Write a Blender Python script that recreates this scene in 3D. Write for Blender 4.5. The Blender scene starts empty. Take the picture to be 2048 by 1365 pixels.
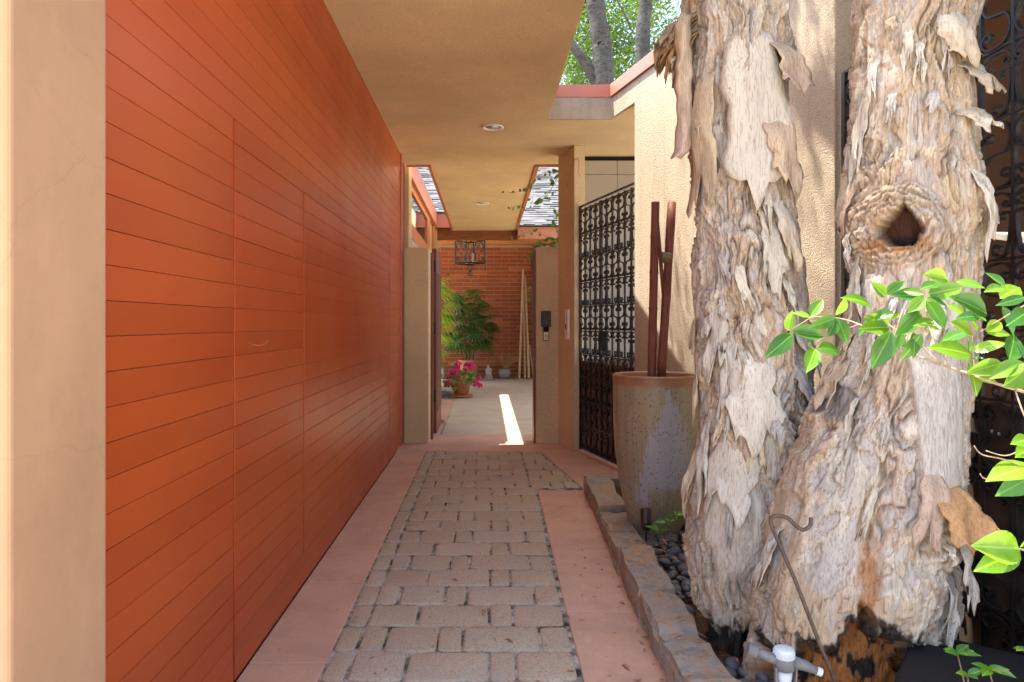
import bpy, bmesh, math, random
import numpy as np
from mathutils import Vector, Matrix

R = math.radians
sc = bpy.context.scene
COL = sc.collection
rnd = random.Random(7)

# ------------------------------------------------------------------ camera
H = 1.5
F = 1422.0
CX, CY = 972.0, 648.0
cam_d = bpy.data.cameras.new('camera')
cam = bpy.data.objects.new('camera', cam_d); COL.objects.link(cam)
cam.location = (0, 0, H); cam.rotation_euler = (R(90), 0, 0)
cam_d.sensor_width = 36; cam_d.lens = F / 2048 * 36
cam_d.shift_x = (1024 - CX) / 2048; cam_d.shift_y = -(682.5 - CY) / 2048
cam_d.clip_end = 600; cam_d.clip_start = 0.05
sc.camera = cam

# ------------------------------------------------------------------ sky and sun
SUN = Vector((-0.345, 0.15, 1)).normalized()
w = bpy.data.worlds.new('World'); sc.world = w; w.use_nodes = True
nt = w.node_tree
sky = nt.nodes.new('ShaderNodeTexSky'); sky.sky_type = 'NISHITA'; sky.sun_disc = False
sky.sun_elevation = math.asin(SUN.z); sky.sun_rotation = math.atan2(SUN.x, SUN.y)
sky.air_density = 1.0; sky.dust_density = 3.0; sky.ozone_density = 1.0
bg = nt.nodes['Background']; bg.inputs[1].default_value = 0.15
nt.links.new(sky.outputs[0], bg.inputs[0])
sun_d = bpy.data.lights.new('sun', 'SUN'); sun_d.energy = 3.8; sun_d.angle = R(0.55)
sun_d.color = (1.0, 0.93, 0.82)
sun = bpy.data.objects.new('sun', sun_d); COL.objects.link(sun)
sun.rotation_euler = (-SUN).to_track_quat('-Z', 'Y').to_euler(); sun.location = (-3, 2, 12)
vs = sc.view_settings
vs.view_transform = 'Standard'; vs.look = 'None'; vs.exposure = 2.32; vs.gamma = 1.0
vs.use_curve_mapping = False
cy = sc.cycles
cy.max_bounces = 10; cy.diffuse_bounces = 6; cy.glossy_bounces = 3; cy.transmission_bounces = 5
cy.transparent_max_bounces = 6; cy.use_denoising = True
cy.sample_clamp_indirect = 6
try:
    cy.denoiser = 'OPENIMAGEDENOISE'
except Exception:
    pass

# ------------------------------------------------------------------ helpers
def at(px, py, Y):
    return Vector(((px - CX) / F * Y, Y, H - (py - CY) / F * Y))

def tag(o, label=None, cat=None, group=None, kind=None):
    if label: o['label'] = label
    if cat: o['category'] = cat
    if group: o['group'] = group
    if kind: o['kind'] = kind
    return o

def empty(name, loc=(0, 0, 0), label=None, cat=None, group=None, kind=None):
    o = bpy.data.objects.new(name, None); COL.objects.link(o); o.location = loc
    o.empty_display_size = 0.1
    return tag(o, label, cat, group, kind)

def link(name, mesh, parent=None, loc=None, rot=None, scale=None, mat=None):
    o = bpy.data.objects.new(name, mesh); COL.objects.link(o)
    if parent is not None: o.parent = parent
    if loc is not None: o.location = loc
    if rot is not None: o.rotation_euler = rot
    if scale is not None: o.scale = scale
    if mat is not None:
        o.material_slots[0].link = 'OBJECT'; o.material_slots[0].material = mat
    return o

class MB:
    def __init__(s): s.v = []; s.f = []
    def add(s, vs_, fs_):
        b = len(s.v); s.v += [tuple(p) for p in vs_]; s.f += [tuple(i + b for i in f) for f in fs_]
        return s
    def box(s, x0, x1, y0, y1, z0, z1):
        return s.add([(x0,y0,z0),(x1,y0,z0),(x1,y1,z0),(x0,y1,z0),(x0,y0,z1),(x1,y0,z1),(x1,y1,z1),(x0,y1,z1)],
              [(3,2,1,0),(4,5,6,7),(0,1,5,4),(1,2,6,5),(2,3,7,6),(3,0,4,7)])
    def prism(s, poly, z0, z1):
        n = len(poly); area = sum(poly[i][0]*poly[(i+1)%n][1]-poly[(i+1)%n][0]*poly[i][1] for i in range(n))
        if area < 0: poly = poly[::-1]
        return s.add([(x,y,z0) for x,y in poly]+[(x,y,z1) for x,y in poly],
              [tuple(range(n))[::-1], tuple(range(n,2*n))]+[(i,(i+1)%n,n+(i+1)%n,n+i) for i in range(n)])
    def tube(s, pts, rad, n=8, cap=True, frame=None):
        pts = [Vector(p) for p in pts]; m = len(pts)
        rs = rad if isinstance(rad, (list, tuple)) else [rad]*m
        b = len(s.v); up = None
        for i, p in enumerate(pts):
            t = (pts[min(i+1,m-1)]-pts[max(i-1,0)])
            t = t.normalized() if t.length > 1e-9 else Vector((0,0,1))
            if up is None:
                a = Vector((1,0,0)) if abs(t.x) < .9 else Vector((0,1,0))
                up = (a - t*a.dot(t)).normalized()
            else:
                up = (up - t*up.dot(t)); up = up.normalized() if up.length > 1e-6 else Vector((1,0,0))
            q = t.cross(up)
            for k in range(n):
                a = 2*math.pi*k/n
                s.v.append(tuple(p + (up*math.cos(a)+q*math.sin(a))*rs[i]))
        for i in range(m-1):
            for k in range(n):
                k2 = (k+1) % n
                s.f.append((b+i*n+k, b+i*n+k2, b+(i+1)*n+k2, b+(i+1)*n+k))
        if cap:
            s.f.append(tuple(b+k for k in range(n))[::-1]); s.f.append(tuple(b+(m-1)*n+k for k in range(n)))
        return s
    def lathe(s, prof, n=24, c=(0,0,0)):
        b = len(s.v); m = len(prof)
        for r, z in prof:
            for k in range(n):
                a = 2*math.pi*k/n
                s.v.append((c[0]+r*math.cos(a), c[1]+r*math.sin(a), c[2]+z))
        for i in range(m-1):
            for k in range(n):
                k2 = (k+1) % n
                s.f.append((b+i*n+k, b+i*n+k2, b+(i+1)*n+k2, b+(i+1)*n+k))
        if prof[0][0] > 1e-6: s.f.append(tuple(b+k for k in range(n))[::-1])
        if prof[-1][0] > 1e-6: s.f.append(tuple(b+(m-1)*n+k for k in range(n)))
        return s
    def bar(s, pts, nrm, wid, thk):
        """flat bar swept along pts; wid along nrm, thk across"""
        pts = [Vector(p) for p in pts]; nrm = Vector(nrm); m = len(pts); b = len(s.v)
        for i, p in enumerate(pts):
            t = (pts[min(i+1,m-1)]-pts[max(i-1,0)]).normalized(); q = t.cross(nrm).normalized()
            for a, c in ((-1,-1),(1,-1),(1,1),(-1,1)):
                s.v.append(tuple(p + nrm*(a*wid/2) + q*(c*thk/2)))
        for i in range(m-1):
            for k in range(4):
                k2 = (k+1) % 4
                s.f.append((b+i*4+k, b+i*4+k2, b+(i+1)*4+k2, b+(i+1)*4+k))
        s.f.append((b+3,b+2,b+1,b)); s.f.append(tuple(b+(m-1)*4+k for k in range(4)))
        return s
    def mesh(s, name, mat=None, smooth=False):
        me = bpy.data.meshes.new(name); me.from_pydata(s.v, [], s.f); me.validate(); 
        bm = bmesh.new(); bm.from_mesh(me); bmesh.ops.recalc_face_normals(bm, faces=bm.faces); bm.to_mesh(me); bm.free()
        if mat: me.materials.append(mat)
        if smooth: me.polygons.foreach_set('use_smooth', [True]*len(me.polygons))
        me.update(); return me
    def build(s, name, mat, parent=None, smooth=False, bevel=0, seg=2, solid=0):
        o = link(name, s.mesh(name, mat, smooth), parent)
        if solid:
            m = o.modifiers.new('s', 'SOLIDIFY'); m.thickness = solid; m.offset = 0
        if bevel:
            m = o.modifiers.new('b', 'BEVEL'); m.width = bevel; m.segments = seg; m.limit_method = 'ANGLE'; m.angle_limit = R(40)
        return o

def catmull(pts, k=4):
    pts = [Vector(p).to_3d() if len(p) == 2 else Vector(p) for p in pts]; out = []
    n = len(pts)
    for i in range(n-1):
        p0, p1, p2, p3 = pts[max(i-1,0)], pts[i], pts[i+1], pts[min(i+2,n-1)]
        for j in range(k):
            t = j/k
            out.append(0.5*((2*p1)+(p2-p0)*t+(2*p0-5*p1+4*p2-p3)*t*t+(3*p1-p0-3*p2+p3)*t**3))
    out.append(pts[-1]); return out

# numpy gradient noise
_pr = np.random.RandomState(3)
_perm = np.concatenate([_pr.permutation(256)]*3)
_g = _pr.randn(256, 3); _g /= np.linalg.norm(_g, axis=1)[:, None]
def pn(x, y, z):
    xi = np.floor(x).astype(int); yi = np.floor(y).astype(int); zi = np.floor(z).astype(int)
    xf, yf, zf = x-xi, y-yi, z-zi
    u = xf*xf*xf*(xf*(xf*6-15)+10); v = yf*yf*yf*(yf*(yf*6-15)+10); ww = zf*zf*zf*(zf*(zf*6-15)+10)
    xi &= 255; yi &= 255; zi &= 255
    r = 0
    for dx in (0, 1):
        for dy in (0, 1):
            for dz in (0, 1):
                h = _perm[_perm[_perm[(xi+dx)&255]+((yi+dy)&255)]+((zi+dz)&255)]
                g = _g[h]
                d = g[..., 0]*(xf-dx)+g[..., 1]*(yf-dy)+g[..., 2]*(zf-dz)
                r = r + d*(u if dx else 1-u)*(v if dy else 1-v)*(ww if dz else 1-ww)
    return r*1.5
def fbm(x, y, z, o=3):
    r = 0; a = 1.0; t = 0
    for i in range(o):
        r = r + a*pn(x+i*17.3, y+i*5.1, z+i*9.7); t += a; a *= .5; x, y, z = x*2.03, y*2.03, z*2.03
    return r/t
def sstep(a, b, x):
    t = np.clip((x-a)/(b-a), 0, 1); return t*t*(3-2*t)

# ------------------------------------------------------------------ materials
class NT:
    def __init__(s, name):
        s.m = bpy.data.materials.new(name); s.m.use_nodes = True; s.t = s.m.node_tree
        s.b = s.t.nodes['Principled BSDF']; s.o = s.t.nodes['Material Output']
    def n(s, typ, **kw):
        nd = s.t.nodes.new(typ)
        for k, v in kw.items():
            if k.startswith('i_'):
                key = k[2:]; key = int(key) if key.isdigit() else key.replace('_', ' ')
                nd.inputs[key].default_value = v
            else: setattr(nd, k, v)
        return nd
    def l(s, a, b): s.t.links.new(a, b)
    def pos(s, scale=(1,1,1)):
        g = s.n('ShaderNodeNewGeometry'); mp = s.n('ShaderNodeMapping'); mp.inputs['Scale'].default_value = scale
        s.l(g.outputs['Position'], mp.inputs['Vector']); return mp.outputs[0]
    def noise(s, scale, detail=4, rough=.55, vec=None, dist=0):
        nd = s.n('ShaderNodeTexNoise'); nd.inputs['Scale'].default_value = scale; nd.inputs['Detail'].default_value = detail
        nd.inputs['Roughness'].default_value = rough; nd.inputs['Distortion'].default_value = dist
        s.l(vec if vec is not None else s.pos(), nd.inputs['Vector']); return nd.outputs['Fac']
    def ramp(s, fac, stops, interp='LINEAR'):
        r = s.n('ShaderNodeValToRGB'); r.color_ramp.interpolation = interp
        e = r.color_ramp.elements
        while len(e) < len(stops): e.new(.5)
        for i, (p, c) in enumerate(stops):
            e[i].position = p; e[i].color = (*c, 1) if len(c) == 3 else c
        s.l(fac, r.inputs[0]); return r.outputs[0]
    def mix(s, a, b, fac, mode='MIX'):
        m = s.n('ShaderNodeMix'); m.data_type = 'RGBA'; m.blend_type = mode
        for sock, val in ((m.inputs[6], a), (m.inputs[7], b), (m.inputs[0], fac)):
            if hasattr(val, 'is_linked'): s.l(val, sock)
            elif isinstance(val, (tuple, list)): sock.default_value = (*val, 1) if len(val) == 3 else val
            else: sock.default_value = val
        return m.outputs[2]
    def col(s, c):
        if hasattr(c, 'is_linked'): s.l(c, s.b.inputs['Base Color'])
        else: s.b.inputs['Base Color'].default_value = (*c, 1)
    def bump(s, h, strength=.5, dist=.01, prev=None):
        b = s.n('ShaderNodeBump'); b.inputs['Strength'].default_value = strength; b.inputs['Distance'].default_value = dist
        s.l(h, b.inputs['Height'])
        if prev is not None: s.l(prev, b.inputs['Normal'])
        s.l(b.outputs[0], s.b.inputs['Normal']); return b.outputs[0]
    def set(s, rough=.8, spec=.3, metal=0):
        s.b.inputs['Roughness'].default_value = rough; s.b.inputs['Specular IOR Level'].default_value = spec
        s.b.inputs['Metallic'].default_value = metal; return s
    def orand(s): return s.n('ShaderNodeObjectInfo').outputs['Random']

def lum(c, k): return tuple(min(1, x*k) for x in c)

def simple(name, c, rough=.7, spec=.3, metal=0, var=.18, vs_=6, bs=0, bd=.004, bst=.5):
    t = NT(name).set(rough, spec, metal)
    f = t.noise(vs_, 5)
    t.col(t.ramp(f, [(.25, lum(c, 1-var)), (.75, lum(c, 1+var))]))
    if bs: t.bump(t.noise(bs, 4), bst, bd)
    return t.m

def stucco(name, c, scale=70, dist=.004, strength=.7, streak=0, crack=False):
    t = NT(name).set(.9, .15)
    a = t.noise(1.3, 5, .6); base = t.ramp(a, [(.3, lum(c, .86)), (.7, lum(c, 1.1))])
    fine = t.noise(scale*.9, 3, .6)
    base = t.mix(base, lum(c, .62), t.ramp(fine, [(.49, (0,0,0)), (.68, (.1 if crack else .7,)*3)]))
    if streak:
        st = t.noise(1, 5, .6, t.pos((9, 9, .45)))
        base = t.mix(base, lum(c, .62), t.ramp(st, [(.50, (0,0,0)), (.72, (streak,)*3)]))
    if crack:
        vor = t.n('ShaderNodeTexVoronoi', feature='DISTANCE_TO_EDGE'); vor.inputs['Scale'].default_value = .75
        mp = t.pos((1, 1, 2.2)); nz = t.n('ShaderNodeTexNoise'); nz.inputs['Scale'].default_value = 5; t.l(mp, nz.inputs['Vector'])
        av = t.n('ShaderNodeVectorMath', operation='MULTIPLY_ADD'); t.l(nz.outputs['Color'], av.inputs[0])
        av.inputs[1].default_value = (.16,)*3; t.l(mp, av.inputs[2]); t.l(av.outputs[0], vor.inputs['Vector'])
        cm = t.ramp(vor.outputs[0], [(0, (.20,)*3), (.0018, (0,)*3)])
        base = t.mix(base, lum(c, .55), cm)
        big = t.noise(2.2, 4, .6, t.pos((2, 2, .7)))
        base = t.mix(base, lum(c, 1.22), t.ramp(big, [(.5, (0,)*3), (.75, (.5,)*3)]))
    t.col(base)
    n1 = t.bump(t.noise(scale, 3, .65), strength, dist)
    t.bump(t.noise(6, 3), .3, .01, n1)
    return t.m

M = {}
TAN = (.64, .48, .295)
M['soffit'] = stucco('stucco_soffit', (.76, .595, .345), 120, .003, .6)
M['stucco'] = stucco('stucco_tan', TAN, 90, .004, .7)
M['stucco_rough'] = stucco('stucco_rough', (.50, .41, .30), 100, .013, 1.0, streak=.45)
M['plaster'] = stucco('plaster_pier', (.47, .285, .165), 30, .0012, .3, crack=True)
M['cream'] = stucco('stucco_cream', (.64, .495, .29), 90, .004, .6)

def mk_plank():
    t = NT('painted_siding').set(.36, .36)
    c = (.45, .068, .0125)
    r = t.orand()
    base = t.ramp(r, [(0, lum(c, .88)), (.5, c), (1, (.48, .080, .016))])
    n = t.noise(.8, 3, .5, t.pos((1, .7, 1.2)))
    base = t.mix(base, (.51, .108, .018), t.ramp(n, [(.42, (0,)*3), (.72, (.75,)*3)]))
    n2 = t.noise(1.7, 3, .5, t.pos((1, .5, 1.4)))
    base = t.mix(base, (.40, .062, .02), t.ramp(n2, [(.5, (0,)*3), (.8, (.4,)*3)]))
    g = t.noise(1, 3, .6, t.pos((3, 1.5, 60)))
    base = t.mix(base, (.36, .08, .025), t.ramp(g, [(.5, (0,)*3), (.9, (.16,)*3)]))
    t.col(base)
    rr = t.ramp(t.noise(2.5, 3, .5), [(.3, (.30,)*3), (.7, (.38,)*3)]); t.l(rr, t.b.inputs['Roughness'])
    t.bump(t.noise(5, 3, .5, t.pos((1, .6, 1.5))), .12, .004)
    return t.m
M['plank'] = mk_plank()
M['groove'] = simple('siding_groove', (.26, .07, .03), .8)

def mk_paver():
    t = NT('paver_stone').set(.85, .25)
    c = (.335, .235, .15)
    r = t.orand()
    base = t.ramp(r, [(0, (.45, .375, .265)), (.35, (.50, .405, .28)), (.7, (.47, .37, .25)), (1, (.53, .445, .33))])
    n = t.noise(9, 6, .65)
    base = t.mix(base, (.53, .36, .225), t.ramp(n, [(.45, (0,)*3), (.75, (.6,)*3)]))
    n2 = t.noise(95, 4, .7)
    base = t.mix(base, (.22, .155, .10), t.ramp(n2, [(.5, (0,)*3), (.70, (.85,)*3)]))
    n4 = t.noise(150, 3, .7, t.pos((1.1, .9, 1)))
    base = t.mix(base, (.50, .43, .34), t.ramp(n4, [(.60, (0,)*3), (.75, (.6,)*3)]))
    n3 = t.noise(3.1, 4, .6)
    base = t.mix(base, (.36, .33, .27), t.ramp(n3, [(.5, (0,)*3), (.75, (.5,)*3)]))
    t.col(base)
    n1 = t.bump(n2, .55, .003)
    t.bump(t.noise(26, 4), .5, .006, n1)
    return t.m
M['paver'] = mk_paver()
def mk_joint():
    t = NT('joint_sand').set(.95, .1)
    n = t.noise(7, 5, .7); n2 = t.noise(160, 2)
    b = t.ramp(n, [(.38, (.05, .04, .03)), (.48, (.26, .23, .18)), (.58, (.52, .48, .41))])
    b = t.mix(b, (.04, .035, .028), t.ramp(n2, [(.5, (0,)*3), (.7, (.6,)*3)])); t.col(b)
    t.bump(n2, .8, .004); return t.m
M['joint'] = mk_joint()

def mk_pink(name, c, spots=.55):
    t = NT(name).set(.72, .3)
    n = t.noise(2.2, 6, .65)
    base = t.ramp(n, [(.28, lum(c, .80)), (.5, c), (.75, lum(c, 1.12))])
    st = t.noise(1.6, 5, .7)
    base = t.mix(base, (.36, .27, .20), t.ramp(st, [(.54, (0,)*3), (.78, (spots,)*3)]))
    sp = t.noise(70, 4, .7, t.pos((1, 2.2, 1)))
    base = t.mix(base, (.15, .10, .075), t.ramp(sp, [(.62, (0,)*3), (.69, (.9,)*3)]))
    pale = t.noise(12, 5, .7)
    base = t.mix(base, (.72, .50, .39), t.ramp(pale, [(.56, (0,)*3), (.78, (.5,)*3)]))
    t.col(base)
    n1 = t.bump(t.noise(45, 4), .3, .003); t.bump(t.noise(7, 3), .3, .006, n1)
    return t.m
M['pink'] = mk_pink('pink_concrete', (.58, .355, .24))
M['grey'] = mk_pink('courtyard_concrete', (.52, .435, .30), .4)
M['drive'] = simple('driveway_concrete', (.50, .43, .34), .9, .2, var=.2, vs_=3, bs=40)
M['red_metal'] = simple('red_flashing', (.50, .165, .10), .45, .5, var=.06, vs_=3)
M['orange_wood'] = simple('orange_trim', (.50, .19, .085), .55, .4, var=.12, vs_=5)
M['door_red'] = simple('door_red', (.17, .035, .022), .45, .5, var=.15)
M['iron'] = simple('wrought_iron', (.018, .016, .015), .42, .5, .3, var=.5, vs_=30, bs=90, bd=.0012)
M['dark_metal'] = simple('dark_metal', (.03, .024, .02), .4, .5, .5, var=.3, vs_=20)
M['bronze'] = simple('bronze', (.045, .03, .022), .45, .5, .4, var=.3, vs_=20)
M['white'] = simple('white_panel', (.38, .345, .29), .55, .4, var=.05, vs_=2)
M['bright'] = simple('white_enamel', (.85, .83, .78), .5, .4, var=.03)
M['whitep'] = simple('white_plastic', (.46, .51, .58), .4, .5, var=.06, vs_=30)
M['board'] = simple('dark_board', (.040, .026, .019), .6, .4, var=.35, vs_=12)
M['brownboard'] = simple('brown_board', (.13, .075, .045), .6, .4, var=.25, vs_=10)
M['browndark'] = simple('brown_paint', (.105, .05, .026), .6, .3, var=.2, vs_=4)
M['brass'] = simple('brass', (.72, .63, .40), .35, .5, .0, var=.1, vs_=40)
M['black'] = simple('black_plastic', (.011, .011, .012), .7, .2, var=.3, vs_=30)
M['greypvc'] = simple('grey_pvc', (.12, .125, .13), .6, .4, var=.25, vs_=40, bs=120, bd=.001)
M['rust'] = simple('rusted_rod', (.10, .068, .05), .6, .4, .3, var=.5, vs_=60, bs=120, bd=.001)
M['terra'] = simple('terracotta', (.46, .20, .10), .8, .2, var=.15, vs_=14, bs=60, bd=.002)
M['greypot'] = simple('grey_pot', (.30, .26, .25), .7, .3, var=.2, vs_=20, bs=40)
M['statue'] = simple('statue_stone', (.58, .52, .45), .85, .2, var=.2, vs_=40, bs=60)
M['cane'] = simple('pale_bamboo', (.50, .36, .19), .6, .3, var=.2, vs_=14)
M['reed'] = simple('dry_reed', (.40, .23, .10), .7, .2, var=.25, vs_=30)
M['stem'] = simple('plant_stem', (.16, .12, .07), .8, .2, var=.3, vs_=40)
M['twig'] = simple('pale_twig', (.34, .24, .16), .8, .2, var=.3, vs_=60)
M['pebble'] = simple('river_pebble', (.085, .088, .095), .55, .4, var=.35, vs_=18, bs=80, bd=.001, bst=.25)
M['gravel'] = simple('gravel', (.22, .22, .23), .8, .2, var=.5, vs_=60, bs=60)

def mk_tgrey():
    t = NT('grey_bark').set(.9, .15)
    n = t.noise(2.2, 6, .7, t.pos((1, 1, 1.6))); n2 = t.noise(11, 5, .75, t.pos((1, 1, 1.8)))
    b = t.ramp(n, [(.3, (.045, .045, .043)), (.55, (.085, .088, .083)), (.72, (.12, .12, .112))])
    b = t.mix(b, (.03, .027, .024), t.ramp(n2, [(.52, (0,)*3), (.62, (.9,)*3)])); t.col(b); t.bump(n2, 1, .05); return t.m
M['tgrey'] = mk_tgrey()

def mk_wood(name, c, sc_=(1, 12, 12)):
    t = NT(name).set(.6, .3)
    n = t.noise(2.2, 6, .65, t.pos(sc_), 1.2)
    t.col(t.ramp(n, [(.25, lum(c, .45)), (.5, c), (.75, lum(c, 1.35))])); t.bump(n, .3, .004); return t.m
M['beam'] = mk_wood('stained_beam', (.24, .085, .03))
M['beam2'] = mk_wood('honey_beam', (.42, .18, .055))
M['pole'] = mk_wood('stained_pole', (.17, .052, .032), (14, 14, 1.2))

def mk_brick():
    t = NT('red_brick').set(.8, .25)
    r = t.orand()
    b = t.ramp(r, [(0, (.22, .048, .016)), (.4, (.30, .072, .02)), (.7, (.25, .055, .018)), (1, (.36, .105, .032))])
    n = t.noise(30, 4, .6); b = t.mix(b, (.22, .06, .03), t.ramp(n, [(.5, (0,)*3), (.75, (.6,)*3)])); t.col(b)
    t.bump(n, .4, .004); return t.m
M['brick'] = mk_brick()
M['mortar'] = simple('mortar', (.36, .29, .20), .95, .1, var=.15, vs_=20)

def mk_stone():
    t = NT('kerb_stone').set(.85, .25)
    n = t.noise(5, 6, .65, dist=1.5); n2 = t.noise(16, 5, .7)
    b = t.ramp(n, [(.3, (.20, .185, .165)), (.48, (.33, .29, .235)), (.60, (.36, .235, .13)), (.75, (.40, .36, .30))])
    b = t.mix(b, (.33, .155, .05), t.ramp(n2, [(.55, (0,)*3), (.68, (.85,)*3)]))
    n4 = t.noise(9, 5, .7, t.pos((1, 1, 3)))
    b = t.mix(b, (.09, .08, .07), t.ramp(n4, [(.58, (0,)*3), (.72, (.75,)*3)]))
    t.col(b); n1 = t.bump(t.noise(30, 5, .7), .7, .012); t.bump(t.noise(120, 3), .4, .003, n1); return t.m
M['stone'] = mk_stone()
def mk_soil():
    t = NT('planter_soil').set(.95, .1)
    n = t.noise(14, 6, .7); b = t.ramp(n, [(.3, (.035, .022, .014)), (.55, (.11, .065, .035)), (.75, (.24, .12, .05))])
    t.col(b); t.bump(t.noise(45, 5, .7), 1, .02); return t.m
M['soil'] = mk_soil()

def mk_shingle():
    t = NT('roof_shingle').set(.9, .2)
    n = t.noise(2.6, 3, .6, t.pos((1, 3, 3))); n2 = t.noise(120, 3)
    b = t.ramp(n, [(.32, (.045, .045, .048)), (.48, (.11, .11, .115)), (.7, (.165, .165, .17))])
    b = t.mix(b, (.05, .05, .05), t.ramp(n2, [(.5, (0,)*3), (.7, (.5,)*3)])); t.col(b); return t.m
M['shingle'] = mk_shingle()

def leafmat(name, c, c2, rough=.35, trans=.35, oi=True, spec=.5, veins=False):
    t = NT(name).set(rough, spec)
    f = t.orand() if oi else t.noise(3.3, 3)
    n = t.noise(28, 4, .6)
    base = t.mix(t.ramp(f, [(.1, c), (.9, c2)]), lum(c, .65), t.ramp(n, [(.45, (0,)*3), (.75, (.6,)*3)]))
    if veins:
        tc = t.n('ShaderNodeTexCoord'); sx = t.n('ShaderNodeSeparateXYZ'); t.l(tc.outputs['Object'], sx.inputs[0])
        ab = t.n('ShaderNodeMath', operation='ABSOLUTE'); t.l(sx.outputs[1], ab.inputs[0])
        mr = t.ramp(ab.outputs[0], [(0, (.75,)*3), (.012, (.6,)*3), (.022, (0,)*3)])
        base = t.mix(base, lum(c2, 1.6), mr)
        ma = t.n('ShaderNodeMath', operation='MULTIPLY_ADD'); t.l(ab.outputs[0], ma.inputs[0]); ma.inputs[1].default_value = -.9; t.l(sx.outputs[0], ma.inputs[2])
        sn = t.n('ShaderNodeMath', operation='MULTIPLY'); t.l(ma.outputs[0], sn.inputs[0]); sn.inputs[1].default_value = 62
        si = t.n('ShaderNodeMath', operation='SINE'); t.l(sn.outputs[0], si.inputs[0])
        base = t.mix(base, lum(c2, 1.2), t.ramp(si.outputs[0], [(.90, (0,)*3), (1, (.13,)*3)]))
        sp = t.noise(90, 3, .7); base = t.mix(base, (.20, .15, .04), t.ramp(sp, [(.68, (0,)*3), (.74, (.7,)*3)]))
        t.bump(si.outputs[0], .05, .001)
    t.col(base)
    tr = t.n('ShaderNodeBsdfTranslucent'); t.l(base, tr.inputs[0])
    mx = t.n('ShaderNodeMixShader'); mx.inputs[0].default_value = trans
    t.l(t.b.outputs[0], mx.inputs[1]); t.l(tr.outputs[0], mx.inputs[2]); t.l(mx.outputs[0], t.o.inputs[0])
    return t.m
M['leaf_dark'] = leafmat('leaf_mature', (.05, .155, .02), (.10, .26, .03), .25, .35, veins=True)
M['leaf_light'] = leafmat('leaf_young', (.125, .29, .02), (.23, .41, .035), .25, .42, veins=True)
M['leaf_crown'] = leafmat('leaf_crown', (.05, .105, .010), (.17, .29, .03), .5, .5, False)
M['leaf_paper'] = leafmat('leaf_paperbark', (.06, .12, .025), (.12, .2, .05), .5, .35, False)
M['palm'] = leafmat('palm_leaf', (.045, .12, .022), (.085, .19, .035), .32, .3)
M['palm_sun'] = leafmat('palm_leaf_painted_sun', (.34, .55, .03), (.50, .64, .05), .35, .45)  # brighter leaf colour paints sunlight onto the palm under the porch
M['ivy'] = leafmat('ivy_leaf', (.08, .18, .03), (.2, .34, .06), .4, .35)
M['ger_leaf'] = leafmat('geranium_leaf', (.10, .26, .03), (.26, .42, .06), .5, .35)
M['petal'] = leafmat('petal', (.75, .015, .24), (.85, .04, .36), .6, .35)
M['dry'] = leafmat('dry_leaf', (.33, .13, .045), (.42, .22, .09), .7, .15)
M['dry2'] = leafmat('dry_leaf_pale', (.46, .24, .15), (.36, .17, .09), .7, .15)

def vcol(name, rough=.85, spec=.2, bs=0, bd=.003, bst=.5, streak=False):
    t = NT(name).set(rough, spec)
    a = t.n('ShaderNodeVertexColor', layer_name='pig').outputs[0]
    n = t.noise(120, 4, .65)
    b = t.mix(a, (.55, .55, .55), 0, 'MULTIPLY')
    dk = t.mix(a, (.62, .56, .50), 1.0, 'MULTIPLY')
    if streak:
        f = t.noise(1, 5, .7, t.pos((150, 150, 14)))
        b = t.mix(a, dk, t.ramp(f, [(.48, (0,)*3), (.66, (1,)*3)]))
        sp = t.noise(75, 3, .7, t.pos((1, 1, .6)))
        dk2 = t.mix(b, (.40, .32, .26), 1.0, 'MULTIPLY')
        b = t.mix(b, dk2, t.ramp(sp, [(.66, (0,)*3), (.74, (.8,)*3)]))
    else:
        b = t.mix(a, dk, t.ramp(n, [(.5, (0,)*3), (.75, (.8,)*3)]))
    t.col(b)
    if bs:
        if streak:
            n1 = t.bump(t.noise(1, 5, .7, t.pos((110, 110, 16))), bst, bd)
            t.bump(t.noise(60, 5, .7, t.pos((1, 1, .5))), bst, bd*1.6, n1)
        else: t.bump(t.noise(bs, 4), bst, bd)
    return t.m
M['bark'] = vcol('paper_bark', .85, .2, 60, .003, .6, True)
M['glaze'] = vcol('urn_glaze', .42, .45, 50, .002, .25)

def paint(me, cols):
    at_ = me.color_attributes.new('pig', 'FLOAT_COLOR', 'POINT')
    c = np.ones((len(me.vertices), 4), np.float32); c[:, :3] = cols
    at_.data.foreach_set('color', c.ravel())

# ================================================================== SETTING
XW = -1.05           # garage wall face
ZC = 3.59            # soffit height
ZT = 3.93            # roof edge height
def wx(Y): return 3.055 - .2437*Y          # angled stucco wall face
WD = Vector((.2437, -1, 0)).normalized()    # along the wall towards the camera
WN = Vector((1, .2437, 0)).normalized()     # into the wall (away from the walkway)

tag(MB().add([(-150,-150,-.04),(150,-150,-.04),(150,250,-.04),(-150,250,-.04)], [(0,1,2,3)]).build('ground', M['drive']), kind='structure')

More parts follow.
